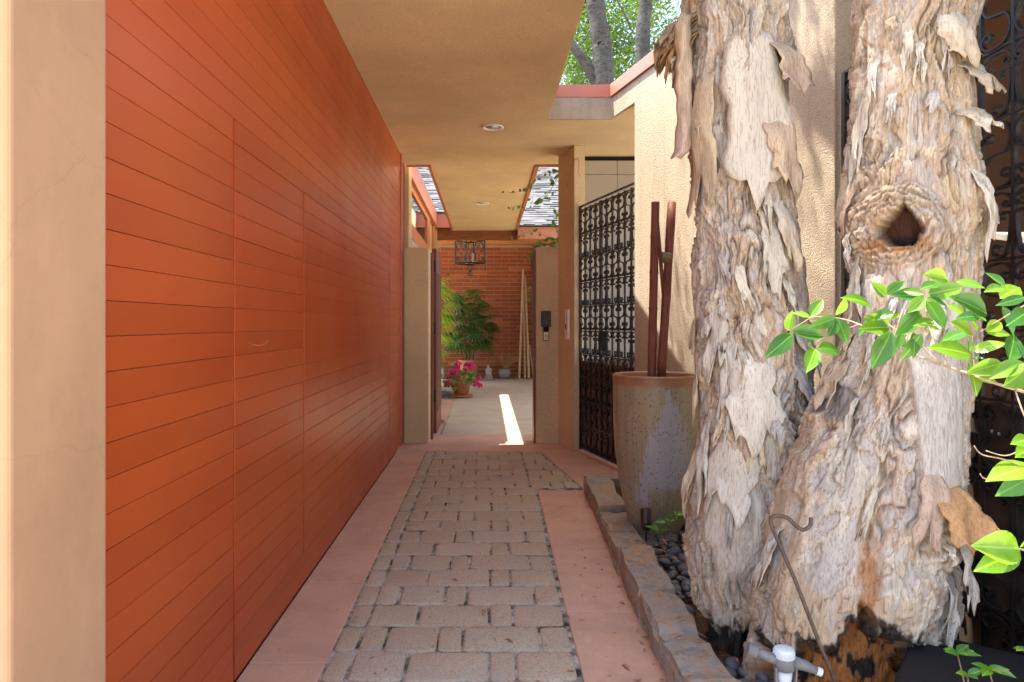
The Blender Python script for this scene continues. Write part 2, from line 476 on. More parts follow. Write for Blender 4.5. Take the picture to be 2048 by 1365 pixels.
# ---- paver path
def clip(poly, a, b, c):
    """keep a*x+b*y<=c"""
    out = []
    for i in range(len(poly)):
        p, q = poly[i], poly[(i+1) % len(poly)]
        dp, dq = a*p[0]+b*p[1]-c, a*q[0]+b*q[1]-c
        if dp <= 0: out.append(p)
        if dp*dq < 0:
            t = dp/(dp-dq); out.append((p[0]+(q[0]-p[0])*t, p[1]+(q[1]-p[1])*t))
    return out
def rounded(poly, r):
    n = len(poly); out = []
    for i in range(n):
        p = Vector(poly[i]); a = Vector(poly[i-1])-p; b = Vector(poly[(i+1)%n])-p
        ra = min(r*rnd.uniform(.6, 1.5), a.length*.3); rb = min(r*rnd.uniform(.6, 1.5), b.length*.3)
        p0 = p+a.normalized()*ra; p1 = p+b.normalized()*rb
        out += [tuple(p0), tuple((p0+p1)*.25+p*.5), tuple(p1)]
    return out
path = empty('paver_path', (0, 2.5, 0), 'tan cobble paver path running down the middle of the walkway', None, None, 'structure')
path_bed = MB().prism([(-.72,.6),(.46,.6),(.47,6.40),(.93,6.40),(.66,8.40),(-.72,8.40)], -.06, -.006).build('joint_sand', M['joint'], path); path_bed.location.y = -2.5
def paver(poly, r=.026):
    if len(poly) < 3: return
    area = abs(sum(poly[i][0]*poly[(i+1)%len(poly)][1]-poly[(i+1)%len(poly)][0]*poly[i][1] for i in range(len(poly))))/2
    if area < .0025: return
    c = Vector((sum(p[0] for p in poly)/len(poly), sum(p[1] for p in poly)/len(poly)))
    q = [(c+(Vector(p)-c)*(1-.0035/max(.02, (Vector(p)-c).length))) for p in poly]
    q = [(p.x+rnd.uniform(-.005,.005), p.y+rnd.uniform(-.004,.004)) for p in q]
    ol = rounded(q, r); n = len(ol)
    dz = rnd.uniform(-.004, .003); tx, ty = rnd.uniform(-.016,.016), rnd.uniform(-.016,.016)
    vs_ = []
    for k, (ins, z) in enumerate(((0, -.05), (0, -.008), (.006, -.001), (.018, .0014))):
        for p in ol:
            d = Vector(p)-c; l = d.length; d2 = d*((l-ins*rnd.uniform(.7,1.4))/l)
            vs_.append((d2.x, d2.y, z+(dz+tx*d2.x+ty*d2.y+(rnd.uniform(-.0012,.0012)) if k else 0)))
    fs_ = [(j*n+i, j*n+(i+1)%n, (j+1)*n+(i+1)%n, (j+1)*n+i) for j in range(3) for i in range(n)]
    fs_.append(tuple(3*n+i for i in range(n)))
    me = MB().add(vs_, fs_).mesh('paver', M['paver'], False)
    for p in me.polygons: p.use_smooth = True
    link('paver', me, path, (c.x, c.y-2.5, 0))
rowd = .272
y = 2.983 - rowd*4; k = 0
rows = []
while y < 8.36:
    y1 = min(y+rowd, 8.36)
    right = .393 + (.456-.393)*min(1, max(0, (y-2.975)/(6.42-2.975)))
    right2 = .41 + (.456-.41)*0 if y > 6.3 else right
    paver([(-.70, y+.004), (-.603, y+.004), (-.603, y1-.004), (-.70, y1-.004)])
    S, Mm, L = .121, .252, .378
    seq = [Mm, L, S, Mm+.02] if k % 2 == 0 else [S, Mm, S, L, S+.02]
    tot = sum(seq); avail = right2+.597
    x = -.597
    for i, wd in enumerate(seq):
        wd = wd*avail/tot
        if 0 < i < len(seq): x += 0
        x0 = x + .003; x1 = x + wd - .003
        j = rnd.uniform(-.006, .006)
        paver([(x0, y+.003), (x1+j*.2, y+.003), (x1+j*.2, y1-.003), (x0, y1-.003)])
        x += wd
    if y > 6.25:   # widening wedge beside the gate
        x = right2+.004; m = 0
        while x < .95:
            wd = (S, Mm, Mm*.75)[(k+m) % 3]
            poly = [(x+.003, max(y, 6.42)+.003), (x+wd-.003, max(y, 6.42)+.003), (x+wd-.003, y1-.003), (x+.003, y1-.003)]
            # diagonal from (.88,6.42) to (.63,8.36)
            a, b = (8.36-6.42), (.88-.63); cc = a*.88+b*6.42
            if y1-max(y, 6.42) > .05: paver(clip(poly, a, b, cc-.006))
            x += wd; m += 1
    y += rowd; k += 1

# ---- pink concrete slabs
pink = empty('concrete_pavement', (0, 2, 0), 'pink tinted concrete strips on both sides of the paver path', None, None, 'structure')
def slab(poly, mat, parent, z=0.0, th=.1, name='slab'):
    c = Vector((sum(p[0] for p in poly)/len(poly), sum(p[1] for p in poly)/len(poly)))
    m = MB().prism([(p[0]-c.x, p[1]-c.y) for p in poly], -th, 0)
    o = m.build(name, mat, parent, bevel=.007, seg=2)
    o.location = (c.x-parent.location.x, c.y-parent.location.y, z); return o
ys = [.6, 2.0, 3.14, 4.13, 5.19, 6.24, 7.3, 8.36]
for a, b in zip(ys, ys[1:]):
    slab([(XW-.0, a+.003), (-.708, a+.003), (-.708, b-.003), (XW-.0, b-.003)], M['pink'], pink, .001)
ysr = [.6, 2.3, 3.70, 4.74, 5.81, 6.41]
def curbx(Y): return np.interp(Y, [2.3, 2.975, 3.32, 4.0, 5.58, 6.3], [.735, .749, .766, .784, .85, .86])
def padr(Y): return .393 + (.456-.393)*min(1, max(0, (Y-2.975)/3.445)) + .012
for a, b in zip(ysr, ysr[1:]):
    slab([(padr(a), a+.003), (curbx(a)+.06, a+.003), (curbx(b)+.06, b-.003), (padr(b), b-.003)], M['pink'], pink, .002)
# wedge slabs before the gate
def dx(Y): return .88 + (.63-.88)*(Y-6.42)/(8.36-6.42)
for a, b in ((6.30, 7.38), (7.386, 8.36)):
    slab([(dx(a)+.012, a), (wx(a)+.1, a), (wx(b)+.1, b), (dx(b)+.012, b)], M['pink'], pink, .001)
slab([(-1.30, 8.366), (1.2, 8.366), (1.2, 9.6), (-1.30, 9.6)], M['pink'], pink, .003)

# ---- courtyard slabs with skewed joints
court = empty('courtyard_floor', (0, 14, 0), 'grey brown concrete courtyard floor beyond the gate', None, None, 'structure')
slab([(-1.12, 9.61), (-.62, 9.61), (-.60, 14.2), (-1.12, 14.2)], M['pink'], court, .0)
jl = [(9.61, 9.61), (11.55, 10.75), (14.6, 13.1), (17.4, 16.0), (19.6, 19.6)]
for (l0, r0), (l1, r1) in zip(jl, jl[1:]):
    for xa, xb in ((-.61, 1.55), (1.56, 4.5)):
        f = lambda x, l, r: l + (r-l)*(min(x, 1.55)+.61)/2.16
        slab([(xa+.004, f(xa, l0, r0)+.004), (xb-.004, f(xb, l0, r0)+.004), (xb-.004, f(xb, l1, r1)-.004), (xa+.004, f(xa, l1, r1)-.004)], M['grey'], court, .002)
slab([(-3, 15.6), (-.62, 15.6), (-.62, 19.6), (-3, 19.6)], M['grey'], court, .001)
slab([(-3, 19.61), (4.5, 19.61), (4.5, 20.2), (-3, 20.2)], M['soil'], court, .0)
gm = MB(); 
for i in range(700):
    x = rnd.uniform(-1.5, -.66); yy = rnd.uniform(14.22, 15.58); r = rnd.uniform(.018, .04)
    a = rnd.uniform(0, 6)
    gm.add([(x+r*math.cos(a), yy+r*math.sin(a), .0), (x+r*math.cos(a+2.1), yy+r*math.sin(a+2.1), .004), (x+r*math.cos(a+4.2), yy+r*math.sin(a+4.2), .0), (x, yy, rnd.uniform(.02, .05))], [(0,1,3),(1,2,3),(2,0,3)])
tag(gm.build('gravel_patch', M['gravel']), 'patch of grey gravel beside the geranium pot', 'gravel', None, 'stuff')

# ---- front pier (jamb side face)
p = MB().box(-1.75, -.945, 1.41, 1.775, -.04, ZC-.002).build('entrance_pier', M['plaster'], bevel=.012, seg=3)
tag(p, 'pale peach plaster pier with fine cracks at the left edge', 'pier')

# ---- garage wall with planks
gw = empty('garage_wall', (XW, 1.8, 0), 'orange red wall of narrow horizontal painted boards along the path', 'wall')
b = MB().box(-.30, -.022, -.02, 7.59, -.04, ZC+.0).build('backing', M['groove'], gw)
seams = [(0, 1.157), (1.157, 2.29), (2.29, 5.90), (5.90, 6.90)]
z = 1.4655 - .0989*15; zi = 0
plank_cache = {}
while z < ZC - .01:
    z1 = min(z+.0989, ZC+.01)
    segs = []
    if z1 < 2.40: segs = [seams[0], seams[1], seams[2], seams[3]] if z > .1 else [seams[0], (seams[1][0], seams[2][1]), seams[3]]
    else: segs = [(0, 6.90)]
    if z > 2.23 and z1 < 2.40: segs = [seams[0], (seams[1][0], seams[2][1]), seams[3]]
    for a, bb in segs:
        key = (round(a,3), round(bb,3), round(z1-z, 3))
        if key not in plank_cache:
            gy0 = {0: 0, 1.157: .036, 2.29: .036, 5.9: .06}[round(a, 3)]
            plank_cache[key] = MB().box(-.03, 0, a+gy0*.5, bb-.005, .0008, z1-z-.0008).mesh('plank', M['plank'])
        o = link('plank', plank_cache[key], gw, (rnd.uniform(-.0012, .0012), 0, max(z, .006)))
        m = o.modifiers.new('b', 'BEVEL'); m.width = .0017; m.segments = 2
    z = z1
# edge trim at far end of the wall
MB().box(-.06, .018, 6.915, 6.985, 0, ZC-.003).build('end_trim', M['red_metal'], gw, bevel=.004)
# flat garage roof behind, above the wall
tag(MB().box(-7, XW-.05, 1.45, 9.3, ZC+.002, ZT).build('garage_roof', M['red_metal']), 'flat garage roof edge above the orange boarded wall', 'roof')
# scratch on a board: small chipped streak
sp = [at(x, y_, 0) for x, y_ in ()]
scr = MB(); pts = [(497,685),(505,690),(520,692),(530,688),(536,681)]
scr.tube([Vector((.0005, -XW*F/(CX-q[0])-1.8, H-(q[1]-CY)/F*(-XW*F/(CX-q[0])))) for q in pts], .0012, 5).build('scratch', M['pink'], gw)

# ---- canopy roof (soffit)
can = empty('walkway_canopy', (0, 5, ZC), 'flat tan stucco canopy over the walkway with red edging', 'canopy')
def cbox(name, x0, x1, y0, y1, z0, z1, mat, bevel=0):
    o = MB().box(x0, x1, y0-5, y1-5, z0-ZC, z1-ZC).build(name, mat, can, bevel=bevel); return o
YF = 2.1
sm = MB()
zz0, zz1 = ZC, ZT-.02
poly_main = [(-1.08, YF), (.643, YF), (.643, 7.27), (1.283, 7.27), (wx(6.7)+.02, 6.7), (3.4, 6.7), (3.4, 9.31), (1.05, 9.31), (.95, 9.33), (.643, 9.33), (.643, 15.94), (-.768, 15.94), (-.768, 9.33), (-1.08, 9.33)]
sm.prism([(a, b_-5) for a, b_ in poly_main], 0, zz1-zz0)
o = sm.build('soffit', M['soffit'], can, bevel=.006)
# red metal drip edge on top, orange boards lining the side gaps
cbox('edging', -1.085, .649, YF-.008, YF-.002, ZT-.12, ZT+.01, M['red_metal'])
cbox('edging', .6445, .660, YF, 7.262, ZT-.12, ZT+.01, M['red_metal'])
cbox('edging', .60, 1.283, 7.255, 7.268, ZT-.115, ZT+.012, M['red_metal'])
cbox('trim_board', .6445, .70, 9.36, 15.6, ZC-.03, ZT-.05, M['orange_wood'], .004)
cbox('trim_board', .703, .955, 9.33, 9.36, ZC-.03, ZT-.05, M['orange_wood'], .004)
cbox('trim_board', -.766, -.722, 9.36, 15.6, ZC-.03, ZC-.001, M['orange_wood'], .004)
cbox('trim_board', -1.05, -.722, 9.325, 9.358, ZC-.03, ZC-.001, M['orange_wood'], .004)

for i, (px, py) in enumerate(((985, 254), (965, 407))):
    Y = (ZC-H)*F/(CY-py); x = (px-CX)/F*Y
    dl = empty('downlight', (x, Y, ZC), ['round white recessed downlight in the nearer canopy ceiling', 'smaller looking recessed downlight far along the canopy ceiling'][i], 'downlight', 'recessed canopy downlights')
    MB().lathe([(.085, -.001), (.115, -.003), (.118, -.010), (.108, -.014), (.086, -.010), (.078, .0)], 32).build('ring', M['bright'], dl, True)
    MB().lathe([(.0, -.002), (.05, -.0025), (.079, -.003)], 24).build('lens', M['bright'], dl, True)

# ---- angled stucco wall (sunlit) on the right
sw = empty('stucco_wall', (wx(5.4), 5.4, 0), 'tall rough stucco wall behind the paperbark tree with red coping', 'wall')
def wpt(Y, t=0): # point on wall face at Y, t metres into the wall
    return (wx(Y)+WN.x*t, Y+WN.y*t)
def wprism(name, Y0, Y1, t0, t1, z0, z1, mat, bevel=.012):
    q = [wpt(Y0, t0), wpt(Y1, t0), wpt(Y1, t1), wpt(Y0, t1)]
    o = MB().prism([(a-sw.location.x, b_-sw.location.y) for a, b_ in q], z0, z1).build(name, mat, sw, bevel=bevel); return o
prof_ = [(4.16, -.04), (6.755, -.04), (6.755, ZC+.004), (7.262, ZC+.004), (7.262, 3.817), (4.16, 3.817)]
vv_ = []
for t_ in (0, .26):
    for Y_, z_ in prof_:
        q_ = wpt(Y_, t_); vv_.append((q_[0]-sw.location.x, q_[1]-sw.location.y, z_))
MB().add(vv_, [tuple(range(6)), tuple(range(6, 12))[::-1]]+[(i, 6+i, 6+(i+1) % 6, (i+1) % 6) for i in range(6)]).build('wall', M['stucco_rough'], sw, bevel=.01)
wprism('coping', 4.10, 7.262, -.022, .30, 3.815, ZT+.012, M['red_metal'], .004)
# front fascia of the recess above the pier (facing the path)
MB().box(.62-sw.location.x, 1.30-sw.location.x, 7.262-5.4, 7.285-5.4, ZC-.002, 3.815).build('fascia', M['stucco_rough'], sw, bevel=.003)

# column by the gate
colm = empty('gate_column', (.95, 8.6, 0), 'tan stucco column beside the black iron gate', 'column')
q = [wpt(8.85, 0), wpt(8.31, 0), wpt(8.31, .137), wpt(8.85, .137)]
MB().prism([(a-.95, b_-8.6) for a, b_ in q], 0, ZC-.002).build('shaft', M['stucco'], colm, bevel=.008)
q = [wpt(8.34, .03), wpt(6.74, .03), wpt(6.74, .13), wpt(8.34, .13)]
MB().prism([(a-.95, b_-8.6) for a, b_ in q], 0, .035).build('gate_sill', M['pink'], colm, bevel=.006)

# gate piers
lp = MB().box(-1.028, -.719, 8.89, 9.2, 0, 2.457).build('gate_pier', M['cream'], bevel=.012)
tag(lp, 'low tan stucco pier at the end of the orange wall', 'pier', 'pair of gate piers')
rp = MB().box(.622, .93, 8.87, 9.18, 0, 2.457).build('gate_pier', M['stucco'], bevel=.012)
tag(rp, 'low tan stucco pier carrying the keypad and bell', 'pier', 'pair of gate piers')
cc = MB().box(-1.35, -1.018, 9.40, 9.75, 0, ZC+.1).build('stucco_post', M['cream'], bevel=.01)
tag(cc, 'narrow cream stucco post above the left gate pier', 'post')
# wooden gate frame and open leaf
gl = empty('garden_gate', (-.70, 9.2, 0), 'dark red timber gate leaf standing open behind the left pier', 'gate')
MB().box(-.018, .012, .002, .09, 0, 2.42).build('jamb', M['door_red'], gl, bevel=.004)
MB().box(-.030, .030, .42, 1.45, .02, 2.52).build('leaf', M['door_red'], gl, bevel=.005)
MB().box(.0305, .036, .50, 1.38, .30, 2.2).build('panel', M['browndark'], gl, bevel=.002)
for zz in (1.36, .44, 2.2):
    MB().box(-.022, .022, .412, .4195, zz, zz+.16).build('hinge', M['bronze'], gl, bevel=.002)
MB().box(1.298, 1.320, -.31, -.05, 0, 2.42).build('latch_jamb', M['door_red'], gl, bevel=.004)

# keypad, bell, strip
kp = empty('keypad', (.748, 8.865, 1.56), 'brown entry keypad box mounted on the right gate pier', 'keypad')
MB().box(-.062, .062, -.028, .004, -.10, .10).build('case', M['bronze'], kp, bevel=.006)
MB().box(-.048, .048, -.033, -.029, -.07, .085).build('cover', M['dark_metal'], kp, bevel=.003)
MB().box(-.004, .016, -.035, -.0335, -.052, -.046).build('slot', M['white'], kp)
MB().box(-.034, .034, -.016, .004, -.155, -.102).build('neck', M['black'], kp, bevel=.002)
db = empty('doorbell', (.748, 8.865, 1.345), 'small brass doorbell plate below the keypad', 'doorbell')
MB().box(-.036, .036, -.012, .004, -.058, .058).build('rim', M['bronze'], db, bevel=.002)
MB().box(-.029, .029, -.016, -.0125, -.05, .05).build('plate', M['brass'], db, bevel=.002)
MB().lathe([(.017, 0), (.017, .003), (.013, .004), (0, .004)], 20).build('button', M['dark_metal'], db).matrix_basis = Matrix.Translation((0, -.0162, .004)) @ Matrix.Rotation(R(90), 4, 'X')
MB().lathe([(.012, 0), (.012, .006), (0, .007)], 20).build('button_cap', M['brass'], db).matrix_basis = Matrix.Translation((0, -.0162, .004)) @ Matrix.Rotation(R(90), 4, 'X')
tp = wpt(8.50, 0)
ts = empty('thermometer', (tp[0], tp[1], 1.5), 'slim white wall thermometer strip on the angled wall', 'thermometer')
ts.rotation_euler = (0, 0, math.atan2(WN.y, WN.x))
MB().box(-.022, .0, -.05, .05, -.19, .17).build('plate', M['bright'], ts, bevel=.003)
MB().box(-.0255, -.0225, -.004, .004, -.15, .14).build('tube', M['red_metal'], ts, bevel=.001)
MB().box(-.0245, -.0222, .02, .04, -.06, .0).build('scale_marks', M['black'], ts)

# white cupboard wall behind the gate
cw = empty('storage_wall', (2.2, 8.85, 0), 'white panelled storage wall seen behind the black gate', 'wall')
MB().box(-1.0, 1.2, .02, .12, 0, 3.585).build('backing', M['black'], cw)
for x0, x1 in ((-1.0, -.565), (-.56, .3), (.305, 1.2)):
    for z0, z1 in ((1.06, 2.2), (2.204, 3.355), (3.36, 3.53)):
        MB().box(x0, x1, 0, .018, z0, z1).build('panel', M['white'], cw, bevel=.0015)
for x0, x1 in ((-1.0, -.3), (-.296, .4), (.404, 1.2)):
    MB().box(x0, x1, -.004, .018, 0, 1.055).build('base_panel', M['brownboard'], cw, bevel=.002)

# dark store room behind the big gate
dr = empty('carport', (3.2, 3.2, 0), 'dark brown carport interior behind the large iron gate', 'building')
for i in range(9):
    MB().box(.40, .44, -2.6, 1.6, i*.42, i*.42+.415).build('wall_board', M['browndark'], dr, bevel=.003)
MB().box(-.93, .5, -2.6, 1.7, 3.66, 3.80).build('ceiling', M['browndark'], dr)  # unseen ceiling added to keep the interior dark
MB().box(-1.15, .5, 1.25, 1.35, 0, 3.66).build('back_wall', M['browndark'], dr)
MB().box(-.60, .35, -.9, .9, 1.80, 1.83).build('shelf', M['white'], dr).rotation_euler = (R(12), 0, 0)

# ================================================================== IRON GATES
S_PTS = [(.84,.81),(.78,.845),(.68,.81),(.72,.745),(.86,.73),(.98,.80),(.97,.90),(.80,.975),(.45,.985),(.18,.93),(.04,.80),(.06,.64),(.22,.53),(.5,.5),(.78,.47),(.94,.36),(.96,.20),(.82,.07),(.55,.015),(.2,.025),(.03,.10),(.02,.20),(.14,.27),(.28,.255),(.32,.19),(.22,.155),(.16,.19)]
T_PTS = [(.36,.78),(.34,.73),(.2,.735),(.07,.80),(.1,.9),(.35,.965),(.7,.965),(.95,.9),(.98,.82),(.9,.765),(.76,.77),(.74,.82),(.82,.84)]
B_PTS = [(.72,.57),(.66,.6),(.68,.66),(.85,.68),(.97,.63),(.97,.5),(.93,.3),(.85,.1),(.65,.03),(.46,.045),(.40,.12),(.46,.19),(.6,.18),(.62,.12)]
def iron_gate(origin, rz, ncell, cw_, rows, ztop, rh, label, stile=()):
    """local u along +X, face normal -Y"""
    g = empty('iron_gate', origin, label, 'gate', 'black wrought iron gates')
    g.rotation_euler = (0, 0, rz)
    mesh = {}
    for nm, pts in (('S', S_PTS), ('T', T_PTS), ('B', B_PTS)):
        for mir in (0, 1):
            q = [((1-u if mir else u)*(cw_-.02)+.01, 0, v*(rh-.016)+.004) for u, v in pts]
            mesh[nm, mir] = MB().bar(catmull(q, 3), (0, 1, 0), .018, .009).mesh('scroll', M['iron'])
    W = ncell*cw_; zb = ztop-rows*rh
    MB().box(-.028, .012, -.014, .014, zb-.02, ztop+.055).build('stile', M['iron'], g, bevel=.002)
    MB().box(W-.012, W+.028, -.014, .014, zb-.02, ztop+.055).build('stile', M['iron'], g, bevel=.002)
    vb = MB().box(-.009, .009, -.008, .008, zb, ztop+.02).mesh('vertical_bar', M['iron'])
    vb2 = MB().box(-.02, .02, -.013, .013, zb, ztop+.02).mesh('stile', M['iron'])
    for i in range(1, ncell):
        link('stile' if i in stile else 'vertical_bar', vb2 if i in stile else vb, g, (i*cw_, 0, 0))
    hb = MB().box(0, W, -.0085, .0085, -.006, .006).mesh('rail', M['iron'])
    for r in range(rows+1):
        link('rail', hb, g, (0, .003 if 0 else 0.0016, ztop-r*rh+.0))
    MB().box(-.02, W+.02, -.0125, .0125, ztop+.04, ztop+.056).build('rail', M['iron'], g)
    collar = MB().box(-.011, .011, -.012, .012, -.014, .014).mesh('collar', M['iron'])
    for r in range(rows):
        z0 = ztop-(r+1)*rh
        for i in range(ncell):
            if r % 2 == 0:
                link('scroll', mesh['S', (i+(r//2)) % 2], g, (i*cw_, 0, z0))
            else:
                link('scroll', mesh['T', i % 2], g, (i*cw_, 0, z0))
                link('scroll', mesh['B', i % 2], g, (i*cw_, 0, z0))
    return g
# gate in the angled wall: starts at the column
o0 = wpt(8.30, .075)
g1 = iron_gate((o0[0], o0[1], 0), math.atan2(WD.y, WD.x), 10, .152, 10, 2.82, .2765, 'black wrought iron gate with scrollwork between column and stucco wall', stile=(4,))
MB().box(0, 1.52, .012, .03, .06, 1.07).build('kick_panel', M['brownboard'], g1, bevel=.002)
lk = MB().box(.60, .72, -.03, .03, 1.22, 1.42).build('lock_box', M['iron'], g1, bevel=.004)
# big gate on the right: runs along Y at x=2.06 towards the camera
g2 = iron_gate((2.06, 4.07, 0), R(-90), 12, .1855, 10, 2.889, .283, 'large black wrought iron gate with scrolls behind the forked trunk', stile=())
for i in range(8):
    MB().box(i*.28, i*.28+.277, .012, .032, .05, 1.17).build('board', M['board'], g2, bevel=.003)
for u, zz in ((1.16, 1.06), (1.20, 1.055), (1.28, .42)):
    MB().lathe([(.007, 0), (.007, .003), (0, .004)], 10).build('screw', M['white'], g2).matrix_basis = Matrix.Translation((u, .0115, zz)) @ Matrix.Rotation(R(90), 4, 'X')

# ================================================================== PLANTER
soil = MB(); nx, ny = 26, 70
gv = []
for j in range(ny+1):
    Y = 2.0+(6.5-2.0)*j/ny
    for i in range(nx+1):
        x0 = curbx(Y)+.07; x1 = wx(max(Y, 4.16))+.02 if Y > 4.16 else 2.05
        x = x0+(x1-x0)*i/nx
        n_ = float(pn(np.array([x*5]), np.array([Y*5]), np.array([.3]))[0])
        gv.append((x, Y, .055+.02*n_))
gf = [(j*(nx+1)+i, j*(nx+1)+i+1, (j+1)*(nx+1)+i+1, (j+1)*(nx+1)+i) for j in range(ny) for i in range(nx)]
tag(soil.add(gv, gf).build('soil', M['soil'], smooth=True), kind='structure')

edg = empty('planter_edging', (.85, 4, 0), 'low rough stone edging around the tree planter', 'edging')
def rough_stone(x0, x1, y0, y1, z1, seed, rot=0):
    bm = bmesh.new(); bmesh.ops.create_cube(bm, size=1)
    bmesh.ops.subdivide_edges(bm, edges=bm.edges[:], cuts=7, use_grid_fill=True)
    P = np.array([v.co[:] for v in bm.verts]); 
    Q = P*2
    sgn = Q.copy()
    # soften corners a little
    r = np.linalg.norm(Q, axis=1, keepdims=True)
    Q = Q*(1-.045*(r-1))
    X = P[:, 0]*(x1-x0); Yy = P[:, 1]*(y1-y0); Z = P[:, 2]*(z1+.05)
    X = Q[:, 0]/2*(x1-x0); Yy = Q[:, 1]/2*(y1-y0); Z = Q[:, 2]/2*(z1+.05)
    n1 = fbm(X*7+seed*3.1, Yy*7, Z*7+seed, 3); n2 = fbm(X*7, Yy*7+seed*2, Z*7, 3)
    strat = np.floor((Z+X*.35+n1*.03)*26)/26
    s_ = fbm(strat*40+seed, Yy*3, Yy*0+seed*1.3, 2)
    X2 = X + n1*.030 + s_*.022*np.sign(X)
    Y2 = Yy + n2*.035; Z2 = Z + n1*.018 + .020*np.sign(np.sin(Yy*6+seed))*(Z > 0)*.6 + fbm(X*18, Yy*18, Z*0+seed, 2)*.01*(Z > 0)
    for v, a, b_, c in zip(bm.verts, X2, Y2, Z2): v.co = (a, b_, c)
    me = bpy.data.meshes.new('stone'); bm.to_mesh(me); bm.free(); me.materials.append(M['stone'])
    o = link('stone', me, edg, ((x0+x1)/2-.85, (y0+y1)/2-4, (z1-.05)/2), (0, 0, rot)); return o
for i, (a, b_, hh, wd) in enumerate(((5.28, 6.34, .15, .20), (4.69, 5.30, .135, .20), (4.22, 4.70, .14, .19), (3.57, 4.24, .155, .19), (3.05, 3.60, .15, .19), (2.25, 3.06, .15, .21))):
    a, b_ = a+.012, b_-.012; hh += (.012, -.018, .006, .02, -.012, .008)[i]; m_ = (a+b_)/2; rough_stone(curbx(m_)+.0, curbx(m_)+wd, a, b_, hh, i*1.7+.5, math.atan2(curbx(a)-curbx(b_), b_-a)*1.0)
rough_stone(.93, 1.42, 6.26, 6.46, .13, 14.2)

# pebbles
pb = []
for s_ in range(4):
    bm = bmesh.new(); bmesh.ops.create_icosphere(bm, subdivisions=2, radius=1)
    for v in bm.verts:
        n_ = float(pn(np.array([v.co.x*.9+s_*5]), np.array([v.co.y*.9]), np.array([v.co.z*.9]))[0])
        v.co = Vector((v.co.x*(1+.25*n_), v.co.y*.72*(1+.2*n_), v.co.z*.42))
    me = bpy.data.meshes.new('pebble'); bm.to_mesh(me); bm.free(); me.materials.append(M['pebble'])
    me.polygons.foreach_set('use_smooth', [True]*len(me.polygons)); pb.append(me)
def pebble(x, Y, s_, z):
    o = link('river_pebble', rnd.choice(pb), None, (x, Y, z), (rnd.uniform(-.35,.35), rnd.uniform(-.35,.35), rnd.uniform(0, 6.28)), (s_, s_*rnd.uniform(.85, 1.15), s_*rnd.uniform(.9, 1.3)))
    tag(o, 'smooth dark grey river pebble in the planter bed', 'pebble', 'river pebbles in the planter')
placed = []
tries = 0
while len(placed) < 250 and tries < 9000:
    tries += 1
    Y = rnd.uniform(2.5, 6.1); x = rnd.uniform(curbx(Y)+.20, 1.45)
    if x > curbx(Y)+.20+.42 and Y < 4.3: continue
    if (x-1.18)**2+(Y-4.95)**2 < .19**2: continue
    if (x-1.13)**2/.30**2+(Y-3.2)**2/.26**2 < 1: continue
    if (x-1.55)**2/.42**2+(Y-2.75)**2/.36**2 < 1: continue
    if Y > 5.3 and x > 1.0: continue
    if 3.35 < Y < 3.66 and x > .98: continue
    s_ = rnd.uniform(.030, .060)
    if any((x-a)**2+(Y-b_)**2 < (s_*.72+c*.72)**2 for a, b_, c in placed): continue
    placed.append((x, Y, s_)); pebble(x, Y, s_, .075+rnd.uniform(0, .02))

# urn
def lathe_v(prof, nu, colf, name, mat, parent, loc):
    zs = np.array([p[1] for p in prof]); rs = np.array([p[0] for p in prof]); n = len(prof)
    th = np.linspace(0, 2*np.pi, nu, endpoint=False)
    TH, ZI = np.meshgrid(th, np.arange(n)); Z = zs[ZI]; RR = rs[ZI]
    V_ = np.stack([RR*np.cos(TH), RR*np.sin(TH), Z], -1).reshape(-1, 3)
    f = [(j*nu+i, j*nu+(i+1) % nu, (j+1)*nu+(i+1) % nu, (j+1)*nu+i) for j in range(n-1) for i in range(nu)]
    me = bpy.data.meshes.new(name); me.from_pydata(V_.tolist(), [], f); me.materials.append(mat)
    me.polygons.foreach_set('use_smooth', [True]*len(me.polygons)); paint(me, colf(TH.ravel(), Z.ravel(), RR.ravel()))
    return link(name, me, parent, loc)
urn = empty('glazed_urn', (1.18, 4.95, .05), 'tall speckled stoneware urn with lilac glaze drips beside the trunk', 'urn')
zo = np.array([.066,.136,.275,.449,.623,.797,.971,1.09,1.13])-.05; ro = np.array([.168,.188,.223,.257,.278,.289,.292,.292,.294])
zz = np.linspace(0, 1.08, 130); prof = [(float(np.interp(a, zo, ro)), float(a)) for a in zz]
prof += [(.297, 1.088), (.296, 1.097), (.288, 1.101), (.272, 1.099), (.264, 1.09), (.26, .95), (.25, .90), (.0, .90)]
